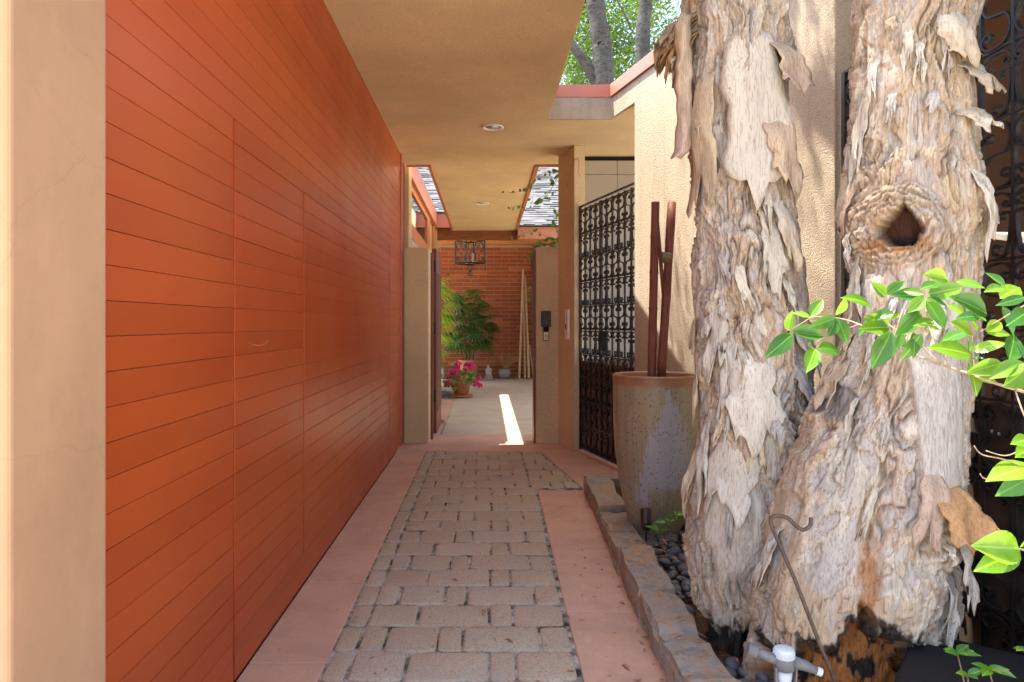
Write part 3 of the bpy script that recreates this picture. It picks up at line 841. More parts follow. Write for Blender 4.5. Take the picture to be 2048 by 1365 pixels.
def urncol(th, z, r):
    a = (th+np.pi/2+np.pi) % (2*np.pi)-np.pi          # 0 at the front
    c = np.zeros((len(th), 3)); 
    n = fbm(np.cos(th)*3, np.sin(th)*3, z*3, 4)
    st = fbm(np.cos(th)*14, np.sin(th)*14, z*.8, 3)
    tan_ = np.array((.34, .265, .165)); ol = np.array((.27, .23, .145)); br = np.array((.25, .15, .085))
    t = sstep(-.4, .4, n+st*.8)[:, None]; c = tan_*(1-t)+ol*t
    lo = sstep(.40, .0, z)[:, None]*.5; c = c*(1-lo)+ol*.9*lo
    br_m = (sstep(.25, .55, st+.35*n)*.7)[:, None]; c = c*(1-br_m)+br*br_m
    lil = np.array((.355, .345, .365))
    j = fbm(a*9, a*0+2.2, a*0, 3); j2 = fbm(a*40, a*0+7.2, a*0, 2)
    top = 1.0-.75*np.abs(a-.12)**1.1+j*.22+j2*.20
    bot = .34+.06*fbm(a*6, a*0+1, a*0, 2)-.12*(a < -.45)
    m = sstep(0, .02, top-z)*sstep(-.03, .05, z-bot)*(np.abs(a-.1) < .92+.2*j)*.9
    thin = sstep(.22, .34, fbm(a*26, a*0+5, z*.25, 2))*(z < .8)*(z > .05)*.55
    m = np.clip(np.maximum(m, thin), 0, 1)[:, None]
    c = c*(1-m)+lil*m
    sp = sstep(.46, .56, pn(np.cos(th)*34, np.sin(th)*34, z*70))[:, None]*.85
    c = c*(1-sp)+np.array((.05, .035, .025))*sp
    rim = sstep(1.02, 1.045, z+n*.03)[:, None]; c = c*(1-rim)+np.array((.30, .145, .075))*rim*(1+.3*n[:, None])
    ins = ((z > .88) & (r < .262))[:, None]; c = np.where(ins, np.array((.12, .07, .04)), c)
    return np.clip(c, .01, 1)
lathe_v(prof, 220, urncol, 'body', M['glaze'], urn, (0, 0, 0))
def pole(name, p0, p1, r, label, mat, rings=0, taper=1.0, grp=None, cat='pole', square=False):
    r_ = empty(name, p0, label, cat, grp); d = Vector(p1)-Vector(p0); m = MB()
    if rings:
        pts = []; rad = []
        for k in range(rings):
            for f, s_ in ((.0, 1.0), (.04, 1.10), (.08, .99), (.5, .97), (.92, .99)):
                t = (k+f)/rings; pts.append(d*t); rad.append(r*s_*(1-(1-taper)*t))
        pts.append(d); rad.append(r*taper); m.tube(pts, rad, 12)
    else: m.tube([d*(i/8) for i in range(9)], [r*(1+.06*math.sin(i*2.1)) for i in range(9)], 6 if square else 10)
    m.build('cane', mat, r_, True); 
    return r_
pA0, pA1 = at(1303, 765, 4.93), at(1311, 405, 4.99)
pole('bamboo_pole', pA0, pA1, .031, 'upright brown bamboo pole with joints standing in the urn', M['pole'], 5, .95)
pB0, pB1 = at(1322, 765, 4.90), at(1344, 405, 5.02)
wp = pole('timber_pole', pB0, pB1, .031, 'split weathered timber pole leaning in the urn', M['pole'], 0, square=True)
MB().tube([(at(1322, 765, 4.91)-pB0), (at(1328, 600, 4.97)-pB0), (at(1312, 410, 5.04)-pB0)], [.016, .014, .012], 6).build('splinter', M['pole'], wp)
MB().tube([(at(1322, 515, 4.965)-pB0), (at(1340, 517, 4.965)-pB0)], [.04, .04], 10).build('knot_band', M['stem'], wp)

# ================================================================== PAPERBARK TREE
tree = empty('paperbark_tree', (1.45, 2.95, .05), 'twin trunked paperbark tree with peeling cream and tan bark', 'tree')
GREY = np.array((.50, .45, .385)); TANB = np.array((.48, .375, .255)); PINKB = np.array((.44, .32, .245)); LIL = np.array((.42, .38, .345)); CRM = np.array((.56, .495, .40)); ORG = np.array((.44, .25, .12))
def make_trunk(tab, Yt, ry_max, nu, nv, seed, ztop, special):
    tab = np.array(tab, float)
    z = np.linspace(.0, ztop, nv); py = CY+(H-z)*F/Yt
    L = np.interp(py, tab[:, 0], tab[:, 1]); Rr = np.interp(py, tab[:, 0], tab[:, 2])
    k = np.ones(21)/21; pad = 10
    L = np.convolve(np.pad(L, pad, 'edge'), k, 'valid'); Rr = np.convolve(np.pad(Rr, pad, 'edge'), k, 'valid')
    cx = ((L+Rr)/2-CX)/F*Yt; rx = (Rr-L)/2/F*Yt; ry = np.minimum(rx*.97, ry_max)
    t = np.linspace(-1, 1, nu, endpoint=False); th = math.pi*(.62*t+.38*t**3)
    TH, ZI = np.meshgrid(th, np.arange(nv)); Z = z[ZI]; RX, RY, CXX = rx[ZI], ry[ZI], cx[ZI]
    NX, NY = np.sin(TH)*RY, -np.cos(TH)*RX; ln = np.hypot(NX, NY); NX /= ln; NY /= ln
    X = CXX+RX*np.sin(TH); Y = Yt-RY*np.cos(TH)
    front = np.cos(TH) > -.1
    qx, qy = np.sin(TH)*.25+seed*3.3, np.cos(TH)*.25+seed*1.7
    wob = fbm(qx*3, qy*3, Z*1.5, 3)
    qx2 = qx+wob*.05+.10*fbm(qx*5+9, qy*5, Z*4, 2); qy2 = qy+.10*fbm(qx*5, qy*5+4, Z*4, 2); qz2 = Z+.16*wob
    lump = fbm(qx*5, qy*5, Z*2.2, 2)*.028
    rag = pn(qx*75, qy*75, Z*26)+.6*pn(qx*150+4, qy*150, Z*60); n1 = fbm(qx2*8, qy2*8, qz2*1.4, 2)+.035*rag
    K = 6.5; tt = n1*K+50; fl = np.floor(tt); fr = tt-fl
    ter = (fl-50+sstep(0, .06, fr)*.8+.2*fr)/K + .04*np.exp(-fr/.10)
    n2 = fbm(qx2*20+7, qy2*20, qz2*3.6, 2)+.07*rag; K2 = 3.6; t2 = n2*K2+50; f2 = np.floor(t2); fr2 = t2-f2
    ter2 = (f2-50+sstep(0, .08, fr2))/K2 + .07*np.exp(-fr2/.14)
    n3 = fbm(qx2*48+3, qy2*48, qz2*8, 2); t3 = n3*3+50; f3 = np.floor(t3); fr3 = t3-f3
    ter3 = (f3-50+sstep(0, .2, fr3))/3
    fib = np.abs(pn(qx2*62, qy2*62, Z*5.5))
    rug = sstep(-.25, .3, fbm(qx*4+5, qy*4, Z*1.6+3, 2))       # where the bark is shaggy
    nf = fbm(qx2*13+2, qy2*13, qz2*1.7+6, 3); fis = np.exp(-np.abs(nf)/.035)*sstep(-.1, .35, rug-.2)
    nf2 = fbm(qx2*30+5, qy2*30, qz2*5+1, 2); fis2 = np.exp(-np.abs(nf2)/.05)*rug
    D = lump + .064*ter + .022*ter2*(.35+.65*rug) + .010*ter3*(.15+.85*rug) - .007*fib*(.25+.75*rug) - .026*fis - .009*fis2
    # colour by sheet
    hsh = pn(fl*7.31+seed, f2*0+3.1+qx2*2, qz2*.8); h2 = pn(f2*5.7+seed, fl*3.3, qx2*3)
    D = D-np.mean(D[:, np.cos(th) > 0])-.006
    c = GREY+np.zeros(X.shape+(3,))
    def lay(m, colr):
        nonlocal c
        m = np.clip(m, 0, 1)[..., None]; c = c*(1-m)+colr*m
    lay(sstep(.0, .12, hsh), TANB); lay(sstep(.08, .2, -hsh)*.8, CRM)
    lay(sstep(.12, .24, h2)*.65, PINKB); lay(sstep(.10, .22, -h2)*.85, LIL)
    lay(sstep(.15, .5, fbm(qx*6, qy*6+8, Z*2.6, 3))*.8, TANB*1.02)
    lay(np.exp(-fr/.05)*.55, CRM*1.1); lay(sstep(.86, .99, fr)*.75, ORG*.75); lay(sstep(.25, .6, fib)*.0, ORG)
    lay(sstep(.80, .97, fr2)*.7*rug, np.array((.26, .17, .10))); lay(fis*.75, np.array((.22, .14, .085))); lay(fis2*.5, np.array((.27, .18, .11))); c *= (.92+.16*pn(qx2*30, qy2*30, qz2*10))[..., None]  # inner bark brown, also painting shade into crevices and below sheet edges
    D, c = special(X, Y, Z, TH, D, c, front, lay_fn(c))
    px_, py_, pz_ = X+NX*D, Y+NY*D, Z+.012*ter2*rug
    V_ = np.stack([px_-tree.location.x, py_-tree.location.y, pz_-tree.location.z], -1).reshape(-1, 3)
    i = np.arange(nu); j = np.arange(nv-1)[:, None]
    f = np.stack([j*nu+i, j*nu+(i+1) % nu, (j+1)*nu+(i+1) % nu, (j+1)*nu+i], -1).reshape(-1, 4)
    me = bpy.data.meshes.new('trunk')
    me.vertices.add(len(V_)); me.vertices.foreach_set('co', V_.astype(np.float32).ravel())
    me.loops.add(f.size); me.loops.foreach_set('vertex_index', f.ravel().astype(np.int32))
    me.polygons.add(len(f)); me.polygons.foreach_set('loop_start', (np.arange(len(f))*4).astype(np.int32))
    me.polygons.foreach_set('use_smooth', np.ones(len(f), bool))
    me.update(calc_edges=True); me.validate()
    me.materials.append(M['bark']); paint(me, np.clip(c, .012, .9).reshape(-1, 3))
    link('trunk', me, tree)
    Dm = D
    def surf(px, py, ds=0.0, dz=0.0):   # surface point and normal; ds along the girth, dz up
        zz = H-(py-CY)/F*(Yt-.2)
        a, b_, r1 = np.interp(zz, z, cx), np.interp(zz, z, rx), np.interp(zz, z, ry)
        xx = (px-CX)/F*(Yt-.2); s_ = max(-.999, min(.999, (xx-a)/b_)); th0 = math.asin(s_)
        jz = int(np.clip(np.searchsorted(z, zz), 0, nv-1)); it = int(np.clip(np.searchsorted(th, th0), 0, nu-1))
        d0 = float(Dm[jz, it])
        z2 = zz+dz; a, b_, r1 = np.interp(z2, z, cx), np.interp(z2, z, rx), np.interp(z2, z, ry)
        t2_ = th0+ds/max(.05, b_)
        n_ = Vector((math.sin(t2_)*r1, -math.cos(t2_)*b_, 0)).normalized()
        jz = int(np.clip(np.searchsorted(z, z2), 0, nv-1)); it = int(np.clip(np.searchsorted(th, t2_), 0, nu-1))
        return Vector((a+b_*math.sin(t2_), Yt-r1*math.cos(t2_), z2)), n_, .6*d0+.4*float(Dm[jz, it])
    return surf
def lay_fn(c):
    def f(m, colr): return c
    return f
def blend(c, m, colr):
    m = np.clip(m, 0, 1)[..., None]; return c*(1-m)+np.array(colr)*m
def sp1(X, Y, Z, TH, D, c, front, lay):
    n = fbm(X*14, Y*14, Z*9, 3)
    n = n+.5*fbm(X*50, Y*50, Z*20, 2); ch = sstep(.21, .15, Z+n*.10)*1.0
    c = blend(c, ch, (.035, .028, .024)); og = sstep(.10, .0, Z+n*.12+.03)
    c = blend(c, og*.8, (.20, .075, .02))
    D = D-.03*ch
    # smooth pale area low on the front
    sm_ = sstep(1, .6, np.hypot((X-1.06)/.14, (Z-.62)/.26))*front
    D = D*(1-.75*sm_)-.0*sm_; c = blend(c, sm_*.6, GREY*1.0)
    return D, c
def sp2(X, Y, Z, TH, D, c, front, lay):
    n = fbm(X*12, Y*12, Z*8, 3); nh = fbm(X*48, Y*48, Z*26, 3)
    # knot with hole
    kx, kz = (1834-CX)/F*2.53, H+(CY-445)/F*2.53
    n5 = fbm(X*9+3, Y*9, Z*9, 3)
    d = np.hypot((X-kx)/.118, (Z-kz)/.135)+n5*.22
    w_ = sstep(1.35, .95, d)*front
    ring = np.abs(((d*6.5+n*1.2+nh*.8+np.arctan2(Z-kz, X-kx)*.35) % 1)-.5)*2
    D = D*(1-w_*.6)+w_*(.034*sstep(1.35, .75, d)-.016*ring**2*sstep(.35, .6, d))
    wdt = .050*np.clip(1-(Z-kz-.0)/.085, .12, 1.15)
    hd = (np.abs(X-kx-.004)/wdt)**2.5+(np.abs(Z-kz-.005)/.080)**2.5; hd = hd**.4+n*.22+nh*.25; hole = sstep(1.06, .94, hd)*front
    D = D-hole*.085
    c = blend(c, w_*.7*ring**2, (.22, .15, .09)); c = blend(c, hole, (.055, .022, .010)); c = blend(c, hole*sstep(.0, -.04, Z-kz+.02), (.012, .009, .008))
    rim = sstep(.9, 1.1, hd)*sstep(2.0, 1.3, hd)*sstep(.0, -.04, Z-kz+.02)*front; rim = rim*sstep(-.3, .2, nh+n); c = blend(c, rim*.85, (.33, .16, .05)); D = D+rim*(.014*nh-.008)
    # grey healed knot near the fork
    gx, gz = (1703-CX)/F*2.6, H+(CY-805)/F*2.6
    g = np.hypot((X-gx)/.055, (Z-gz)/.075)+n*.2; gm_ = sstep(1.15, .85, g)*front
    D = D*(1-gm_*.8)+gm_*.004*pn(X*60, Y*60, Z*60)+.02*sstep(.75, 1., g)*sstep(1.6, 1.1, g)*front; c = blend(c, gm_*(.6+.4*sstep(-.3, .3, pn(X*45, Y*45, Z*20))), (.15, .135, .13))
    # smooth grey sheet on the right flank
    sx, sz = (1862-CX)/F*2.6, H+(CY-830)/F*2.6
    e = np.maximum(np.abs(X-sx)/.085, np.abs(Z-sz)/.26)+n*.15; sm_ = sstep(1.12, .95, e)*front
    D = D*(1-.85*sm_)+.012*sm_; c = blend(c, sm_*.8, np.array((.45, .42, .385))*1.0)
    # scarred, charred and rotted foot
    bx = (1735-CX)/F*2.5
    low = sstep(.50, .42, Z+n*.16+nh*.06+np.abs(X-bx)*.75)*front
    D = D-.11*low+.03*low*fbm(X*22, Y*22, Z*9, 3); c = blend(c, low, (.25, .095, .028)); 
    c = blend(c, low*sstep(-.05, .2, n), (.30, .125, .04))
    lw_ = Z+n*.16+nh*.07+np.abs(X-bx)*.75; e2 = sstep(.53, .50, lw_)*sstep(.43, .47, lw_+nh*.10+n*.10)*front; c = blend(c, e2*.95, (.022, .018, .016))
    bl = sstep(.10, .18, fbm(X*9+4, Y*9, Z*9, 3)+nh*.25); c = blend(c, bl*low, (.02, .016, .014))
    rust = sstep(1, .3, np.hypot((X-bx)/.055, (Z-.60)/.20)+n*.8)*front; c = blend(c, rust*.8, (.30, .13, .04)); D = D-.03*rust; D = D-.004*np.abs(nh)*low
    ch = sstep(.16, .05, Z+n*.08); c = blend(c, ch*.5, (.12, .055, .022))
    return D, c
T1 = [(-900,1385,1555),(0,1385,1558),(100,1385,1580),(200,1386,1577),(300,1389,1580),(400,1391,1575),(500,1393,1585),(600,1393,1591),(700,1395,1600),(800,1398,1612),(900,1391,1622),(1000,1380,1630),(1100,1376,1610),(1200,1398,1560),(1270,1412,1530),(1400,1405,1530)]
T2 = [(-900,1730,1950),(0,1724,1950),(100,1728,1928),(200,1718,1936),(300,1714,1933),(400,1708,1955),(450,1708,1958),(500,1716,1946),(600,1707,1938),(700,1690,1928),(780,1655,1920),(850,1625,1910),(900,1605,1905),(1000,1572,1902),(1100,1535,1890),(1200,1505,1875),(1300,1493,1850),(1365,1490,1838),(1500,1480,1838)]
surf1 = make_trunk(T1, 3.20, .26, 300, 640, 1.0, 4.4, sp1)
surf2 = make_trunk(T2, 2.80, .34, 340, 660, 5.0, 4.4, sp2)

# loose bark flaps
def flap(surf, px, py, wpx, hpx, lift=.05, curl=.5, tilt=0, colr=TANB, col2=None, Y=3.0, ragged=.25, name='bark_flap', lab=None, off=.02, droop=0, side=0):
    wd, ht = wpx/F*Y, hpx/F*Y
    nu, nv = 11, 15
    ct, st = math.cos(tilt), math.sin(tilt)
    s_ = rnd.uniform(0, 90); v = []; cols = []
    ph = [rnd.uniform(0, 6.28) for _ in range(8)]
    def wob(t, k): return math.sin(t*5.3+ph[k])*.5+math.sin(t*11.7+ph[k+1])*.3+math.sin(t*23+ph[k+2])*.28
    for j in range(nv):
        t = j/(nv-1)
        for i in range(nu):
            u = i/(nu-1)-.5
            nn = float(pn(np.array([u*3+s_]), np.array([t*3.]), np.array([s_]))[0])
            wl = 1+ragged*.55*(wob(t, 0) if u < 0 else wob(t, 3))
            uu = u*wd*wl*(.75+.25*min(1, t*4))
            vv = t*ht + t*t*ragged*ht*(.30*math.sin(u*7+ph[6])+.18*math.sin(u*17+ph[7])+.10*math.sin(u*37+ph[2]))
            ds, dz = uu*ct-vv*st, -(vv*ct+uu*st)
            p0, n, d0 = surf(px, py, ds, dz)
            lf = -.012*(1-min(1, t*5)) + off*min(1, t*3) + lift*(t**1.7) + side*uu*t + curl*wd*(u*u)*1.4*t + nn*.017*t+.004*math.sin(uu*90+t*6)*t
            v.append(tuple(p0+n*(d0+lf)-tree.location))
            cc_ = colr*(1-.12*(.5+.5*nn)) if col2 is None else colr*(1-t)+col2*t
            cols.append(np.clip(cc_*(1+.25*nn), .02, .9))
    f = [(j*nu+i, j*nu+i+1, (j+1)*nu+i+1, (j+1)*nu+i) for j in range(nv-1) for i in range(nu-1)]
    me = MB().add(v, f).mesh(name, M['bark'], True); paint(me, np.array(cols))
    o = link(name, me, tree); m = o.modifiers.new('s', 'SOLIDIFY'); m.thickness = .0035; m.offset = 0
    if lab: o['label'] = lab
    return o
def free_strip(cen, half, name, lab, c0, c1):
    v, cols, nu, nv = [], [], 9, 40
    for j in range(nv):
        t = j/(nv-1); px = np.interp(t, cen[0], cen[1]); py = np.interp(t, cen[0], cen[2]); dY = np.interp(t, cen[0], cen[3])
        for i in range(nu):
            u = i/(nu-1)*2-1; hw_ = half*(1+.10*math.sin(t*17+u)+.08*math.sin(t*41+u*2))*(.75+.25*min(1, t*6))*(1 if t < .93 else 1-(t-.93)*6)
            q = at(px+u*hw_, py+2*math.sin(t*30+u*3), 3.13+dY+.035*u*u-.006*math.sin(t*9+u*4)); v.append(tuple(q-tree.location))
            n_ = float(pn(np.array([u*2+5.]), np.array([t*9.]), np.array([1.3]))[0]); cols.append(np.clip((c0*(1-t)+c1*t)*(1+.35*n_), .02, .9))
    f = [(j*nu+i, j*nu+i+1, (j+1)*nu+i+1, (j+1)*nu+i) for j in range(nv-1) for i in range(nu-1)]
    me = MB().add(v, f).mesh(name, M['bark'], True); paint(me, np.array(cols)); o = link(name, me, tree); o['label'] = lab
    m = o.modifiers.new('s', 'SOLIDIFY'); m.thickness = .005; m.offset = 0
free_strip(([0, .1, .5, .85, .94, 1], [1372, 1366, 1368, 1371, 1366, 1352], [28, 55, 160, 262, 300, 316], [.02, 0, -.01, -.01, -.03, -.06]), 17, 'bark_strip', 'long hanging strip of brown bark', TANB*.85, PINKB*.95)
flap(surf1, 1566, 72, 62, 112, .05, .2, -.06, TANB*.95, PINKB, 3.0, .35, lab='square pinkish peeling bark flap', off=.06, side=.2)
flap(surf1, 1508, 60, 122, 312, .018, .05, -.02, CRM*.92, GREY*1.02, 3.0, .35, lab='large pale grey sheet of loose bark', off=.022)
flap(surf1, 1545, 205, 70, 165, .035, -.3, -.15, PINKB, TANB, 3.0, .5, off=.045)
flap(surf1, 1425, 130, 60, 260, .015, .2, .0, TANB*1.02, TANB*.9, 3.0, .4, off=.02)
flap(surf1, 1560, 395, 40, 130, .02, .3, -.15, GREY, TANB, 3.0, .5, off=.02)
flap(surf1, 1596, 610, 40, 120, .03, .3, -.2, GREY, LIL, 3.0, .6, off=.015)
flap(surf1, 1604, 720, 36, 110, .035, .3, -.15, GREY, LIL, 3.0, .6, off=.015)
flap(surf1, 1395, 700, 26, 140, .02, .4, .1, GREY, TANB, 3.0, .6, off=.01)
flap(surf1, 1390, 880, 26, 150, .03, .4, .1, CRM, TANB, 3.0, .6, off=.01)
flap(surf1, 1500, 700, 90, 180, .02, .1, .0, GREY*1.05, CRM*.9, 2.95, .5, off=.016)
flap(surf1, 1470, 860, 95, 160, .015, .1, .05, CRM*.95, GREY, 2.95, .5, off=.014)
flap(surf2, 1902, 20, 60, 105, .03, -.2, -.15, CRM*.92, TANB*1.02, 2.65, .45, lab='tan bark sheet peeling from the right trunk', off=.03)
flap(surf2, 1928, 118, 42, 70, .05, .5, -.4, GREY*.9, TANB*.8, 2.65, .7, off=.03, side=.3)
flap(surf2, 1930, 215, 40, 50, .05, .6, -.5, TANB, CRM, 2.65, .6, off=.02, side=.3)
flap(surf2, 1945, 330, 36, 150, .02, .4, -.05, CRM, GREY, 2.65, .6, off=.02)
flap(surf2, 1726, 300, 30, 120, .03, .4, .15, CRM*.9, PINKB, 2.65, .6, off=.012)
flap(surf2, 1860, 962, 72, 100, .05, .25, -.12, ORG*1.05, ORG*.92, 2.55, .35, lab='orange tan curled bark flap near the foot', off=.05, side=.25)
flap(surf2, 1832, 930, 50, 130, .02, .2, .1, PINKB, PINKB*.8, 2.55, .6, off=.03)
flap(surf2, 1882, 1040, 34, 130, .03, .3, -.05, LIL, GREY*.85, 2.6, .4, lab='hanging grey slab of layered bark', off=.04)
flap(surf2, 1868, 1130, 28, 120, .01, .3, .0, LIL*.9, GREY*.8, 2.6, .6, off=.02)
for i in range(17):
    x, y_ = rnd.uniform(1318, 1398), rnd.uniform(-25, 30)
    flap(surf1, x, y_, rnd.uniform(12, 26), rnd.uniform(55, 120), rnd.uniform(-.03, .10), rnd.uniform(-1.2, 1.2), rnd.uniform(.0, .55), (TANB if i % 3 else ORG)*rnd.uniform(.5, .95), None, 3.1, .6, 'bark_curl', off=rnd.uniform(.03, .12), side=rnd.uniform(-.4, .4))
for i in range(80):
    two = rnd.random() < .56
    if two:
        y_ = rnd.uniform(-20, 1230); lo, hi = np.interp(y_, [r_[0] for r_ in T2], [r_[1] for r_ in T2]), np.interp(y_, [r_[0] for r_ in T2], [r_[2] for r_ in T2])
        x = rnd.uniform(lo+2, hi-2); sf = surf2; YY = 2.6
        if 1755 < x < 1910 and 180 < y_ < 540: continue
        if 1790 < x < 1925 and 640 < y_ < 960: continue
        if y_ > 1080 and 1590 < x < 1860: continue
    else:
        y_ = rnd.uniform(-20, 1180); lo, hi = np.interp(y_, [r_[0] for r_ in T1], [r_[1] for r_ in T1]), np.interp(y_, [r_[0] for r_ in T1], [r_[2] for r_ in T1])
        x = rnd.uniform(lo+2, hi-2); sf = surf1; YY = 3.0
        if 1440 < x < 1580 and 60 < y_ < 400 and rnd.random() < .7: continue
    big = rnd.random() < .25
    flap(sf, x, y_, rnd.uniform(22, 46) if big else rnd.uniform(8, 20), rnd.uniform(80, 190) if big else rnd.uniform(30, 95), rnd.uniform(.006, .03), rnd.uniform(-.4, .6), rnd.uniform(-.22, .22),
         rnd.choice((GREY, GREY, TANB, CRM, CRM, LIL))*rnd.uniform(.9, 1.08), None, YY, rnd.uniform(.5, 1.0), off=rnd.uniform(.008, .022), side=rnd.uniform(-.3, .3))

# limbs and crown above the picture, some clusters added only for shade
def leaf_cloud(name, centres, n, size, mat, parent, seed=1, droop=.3, aspect=.45):
    rs = np.random.RandomState(seed); C = np.array(centres, float)
    k = rs.randint(0, len(C), n); 
    d = rs.randn(n, 3); d /= np.linalg.norm(d, axis=1)[:, None]; rr = rs.rand(n)**.45
    P = C[k, :3]+d*(rr*C[k, 3])[:, None]
    ax = rs.randn(n, 3); ax[:, 2] = ax[:, 2]*.5-droop; ax /= np.linalg.norm(ax, axis=1)[:, None]
    b_ = np.cross(ax, rs.randn(n, 3)); b_ /= np.linalg.norm(b_, axis=1)[:, None]
    L_ = size*(.6+.8*rs.rand(n))[:, None]
    p0 = P; p1 = P+ax*L_*.5+b_*L_*aspect*.5; p2 = P+ax*L_; p3 = P+ax*L_*.5-b_*L_*aspect*.5
    V_ = np.stack([p0, p1, p2, p3], 1).reshape(-1, 3)-np.array(parent.matrix_world.translation if parent and False else (parent.location if parent else (0,0,0)))
    f = np.arange(4*n).reshape(-1, 4)
    me = bpy.data.meshes.new(name); me.vertices.add(4*n); me.vertices.foreach_set('co', V_.astype(np.float32).ravel())
    me.loops.add(4*n); me.loops.foreach_set('vertex_index', f.ravel().astype(np.int32))
    me.polygons.add(n); me.polygons.foreach_set('loop_start', (np.arange(n)*4).astype(np.int32)); me.update(calc_edges=True)
    me.materials.append(mat); return link(name, me, parent)
lim = []
for (p0, p1) in (((1.15,3.2,4.3),(.9,3.4,6.6)), ((1.15,3.2,4.3),(1.9,4.3,6.4)), ((1.72,2.8,4.3),(2.4,2.2,6.8)), ((1.72,2.8,4.3),(2.5,3.6,6.6)), ((1.72,2.8,4.3),(1.2,1.8,6.8)), ((1.15,3.2,4.3),(.15,5.4,8.2)), ((1.15,3.2,4.3),(.6,3.0,5.9))):  # includes unseen limbs added to reach the shading leaf clusters
    a, b_ = Vector(p0), Vector(p1); mid = (a+b_)/2+Vector((rnd.uniform(-.15,.15), rnd.uniform(-.15,.15), 0))
    MB().tube([v-tree.location for v in catmull([a, mid, b_], 5)], [.15-.11*i/10 for i in range(11)], 9).build('limb', M['bark'], tree, True)
    lim.append(b_)
ctr = []
for q in lim:
    for i in range(7): ctr.append((q.x+rnd.uniform(-.8,.8), q.y+rnd.uniform(-.8,.8), q.z+rnd.uniform(-.6,1.0), rnd.uniform(.3,.55)))
for i in range(22): ctr.append((-.35+rnd.uniform(-.9,1.0), 6.0+rnd.uniform(-1.1,1.3), 8.3+rnd.uniform(-.7,.9), rnd.uniform(.25,.5)))  # unseen leaf clusters added on the sun's path to dapple the stucco wall
for i in range(26): ctr.append((.45+rnd.uniform(-.6,.7), 2.9+rnd.uniform(-.9,.8), 6.1+rnd.uniform(-.5,.9), rnd.uniform(.25,.45)))  # unseen leaf clusters added to keep sun off the right trunk
leaf_cloud('crown', ctr, 15500, .085, M['leaf_paper'], tree, 5, .4, .25)

# ================================================================== SMALL THINGS AROUND THE TREE
# shepherd hook rod
hk = empty('hook_rod', at(1682, 1390, 2.36), 'thin rusty rod with a curled hook leaning on the trunk', 'rod')
def hv(px, py, Y): return at(px, py, Y)-hk.location
rodp = [hv(1682,1390,2.36), hv(1640,1290,2.40), hv(1590,1160,2.44), hv(1546,1060,2.48)]
top = [hv(1546,1060,2.48), hv(1541,1040,2.475), hv(1552,1032,2.47), hv(1574,1036,2.455), hv(1592,1052,2.44), hv(1606,1060,2.44), hv(1620,1052,2.44), hv(1622,1036,2.45)]
MB().tube(rodp, .0068, 8).build('rod', M['rust'], hk, True)
MB().tube(catmull(top, 5), .0068, 8).build('hook', M['rust'], hk, True)
# irrigation valve
vl = empty('hose_valve', at(1570, 1360, 2.2), 'grey plastic irrigation valve with ribbed white cap at the foot of the tree', 'valve')
def vv(px, py, Y=2.2): return at(px, py, Y)-vl.location
MB().tube([vv(1499, 1299, 2.22), vv(1535, 1313, 2.2), vv(1560, 1322, 2.2)], [.013, .015, .017], 14).build('inlet_pipe', M['greypvc'], vl, True)
MB().tube([vv(1495, 1297, 2.22), vv(1513, 1304, 2.215)], [.021, .021], 16).build('inlet_nut', M['greypvc'], vl)
MB().tube([vv(1580, 1322, 2.2), vv(1610, 1332, 2.19), vv(1634, 1342, 2.18)], [.020, .016, .012], 14).build('outlet_pipe', M['greypvc'], vl, True)
MB().tube([vv(1633, 1341.6, 2.18), vv(1643, 1345.5, 2.178)], [.0125, .0125], 14).build('outlet_cap', M['whitep'], vl)
c = vv(1568, 1325)
MB().lathe([(.026, -.022), (.031, -.018), (.0325, .0), (.0325, .012), (.028, .022)], 28, c).build('body', M['greypvc'], vl, True)
MB().lathe([(.0, -.072), (.012, -.070), (.020, -.060), (.0235, -.045), (.0245, -.0225)], 24, c).build('bowl', M['whitep'], vl, True)
bail = catmull([c+Vector(q_) for q_ in ((-.031, -.012, -.01), (-.030, -.012, -.05), (-.020, -.012, -.076), (0, -.012, -.084), (.020, -.012, -.076), (.030, -.012, -.05), (.031, -.012, -.01))], 4)
MB().bar(bail, (0, 1, 0), .014, .005).build('bail', M['greypvc'], vl)
c2 = vv(1568, 1304)
capm = MB(); prof_n = 48
for k in range(prof_n):
    pass
capm.lathe([(.0, .014), (.024, .013), (.029, .010), (.0305, .004), (.0305, -.016), (.029, -.018)], 32, c2).build('cap', M['whitep'], vl, True)
for k in range(30):
    a = 2*math.pi*k/30
    MB().tube([c2+Vector((.031*math.cos(a), .031*math.sin(a), -.015)), c2+Vector((.031*math.cos(a), .031*math.sin(a), .004))], .0016, 4).build('rib', M['whitep'], vl)
# spotlight
sl = empty('garden_spotlight', at(1292, 1062, 4.45), 'small dark bullet spotlight standing in front of the urn', 'spotlight')
s0 = at(1292, 1062, 4.45)
MB().lathe([(.0, .0), (.018, .002), (.031, .018), (.034, .045), (.034, .052), (.036, .054), (.036, .062), (.034, .064), (.035, .135), (.033, .136), (.030, .118), (.0, .118)], 20).build('hood', M['bronze'], sl, True)
MB().tube([(0,0,-.12), (0,0,.004)], .007, 8).build('stake', M['bronze'], sl)
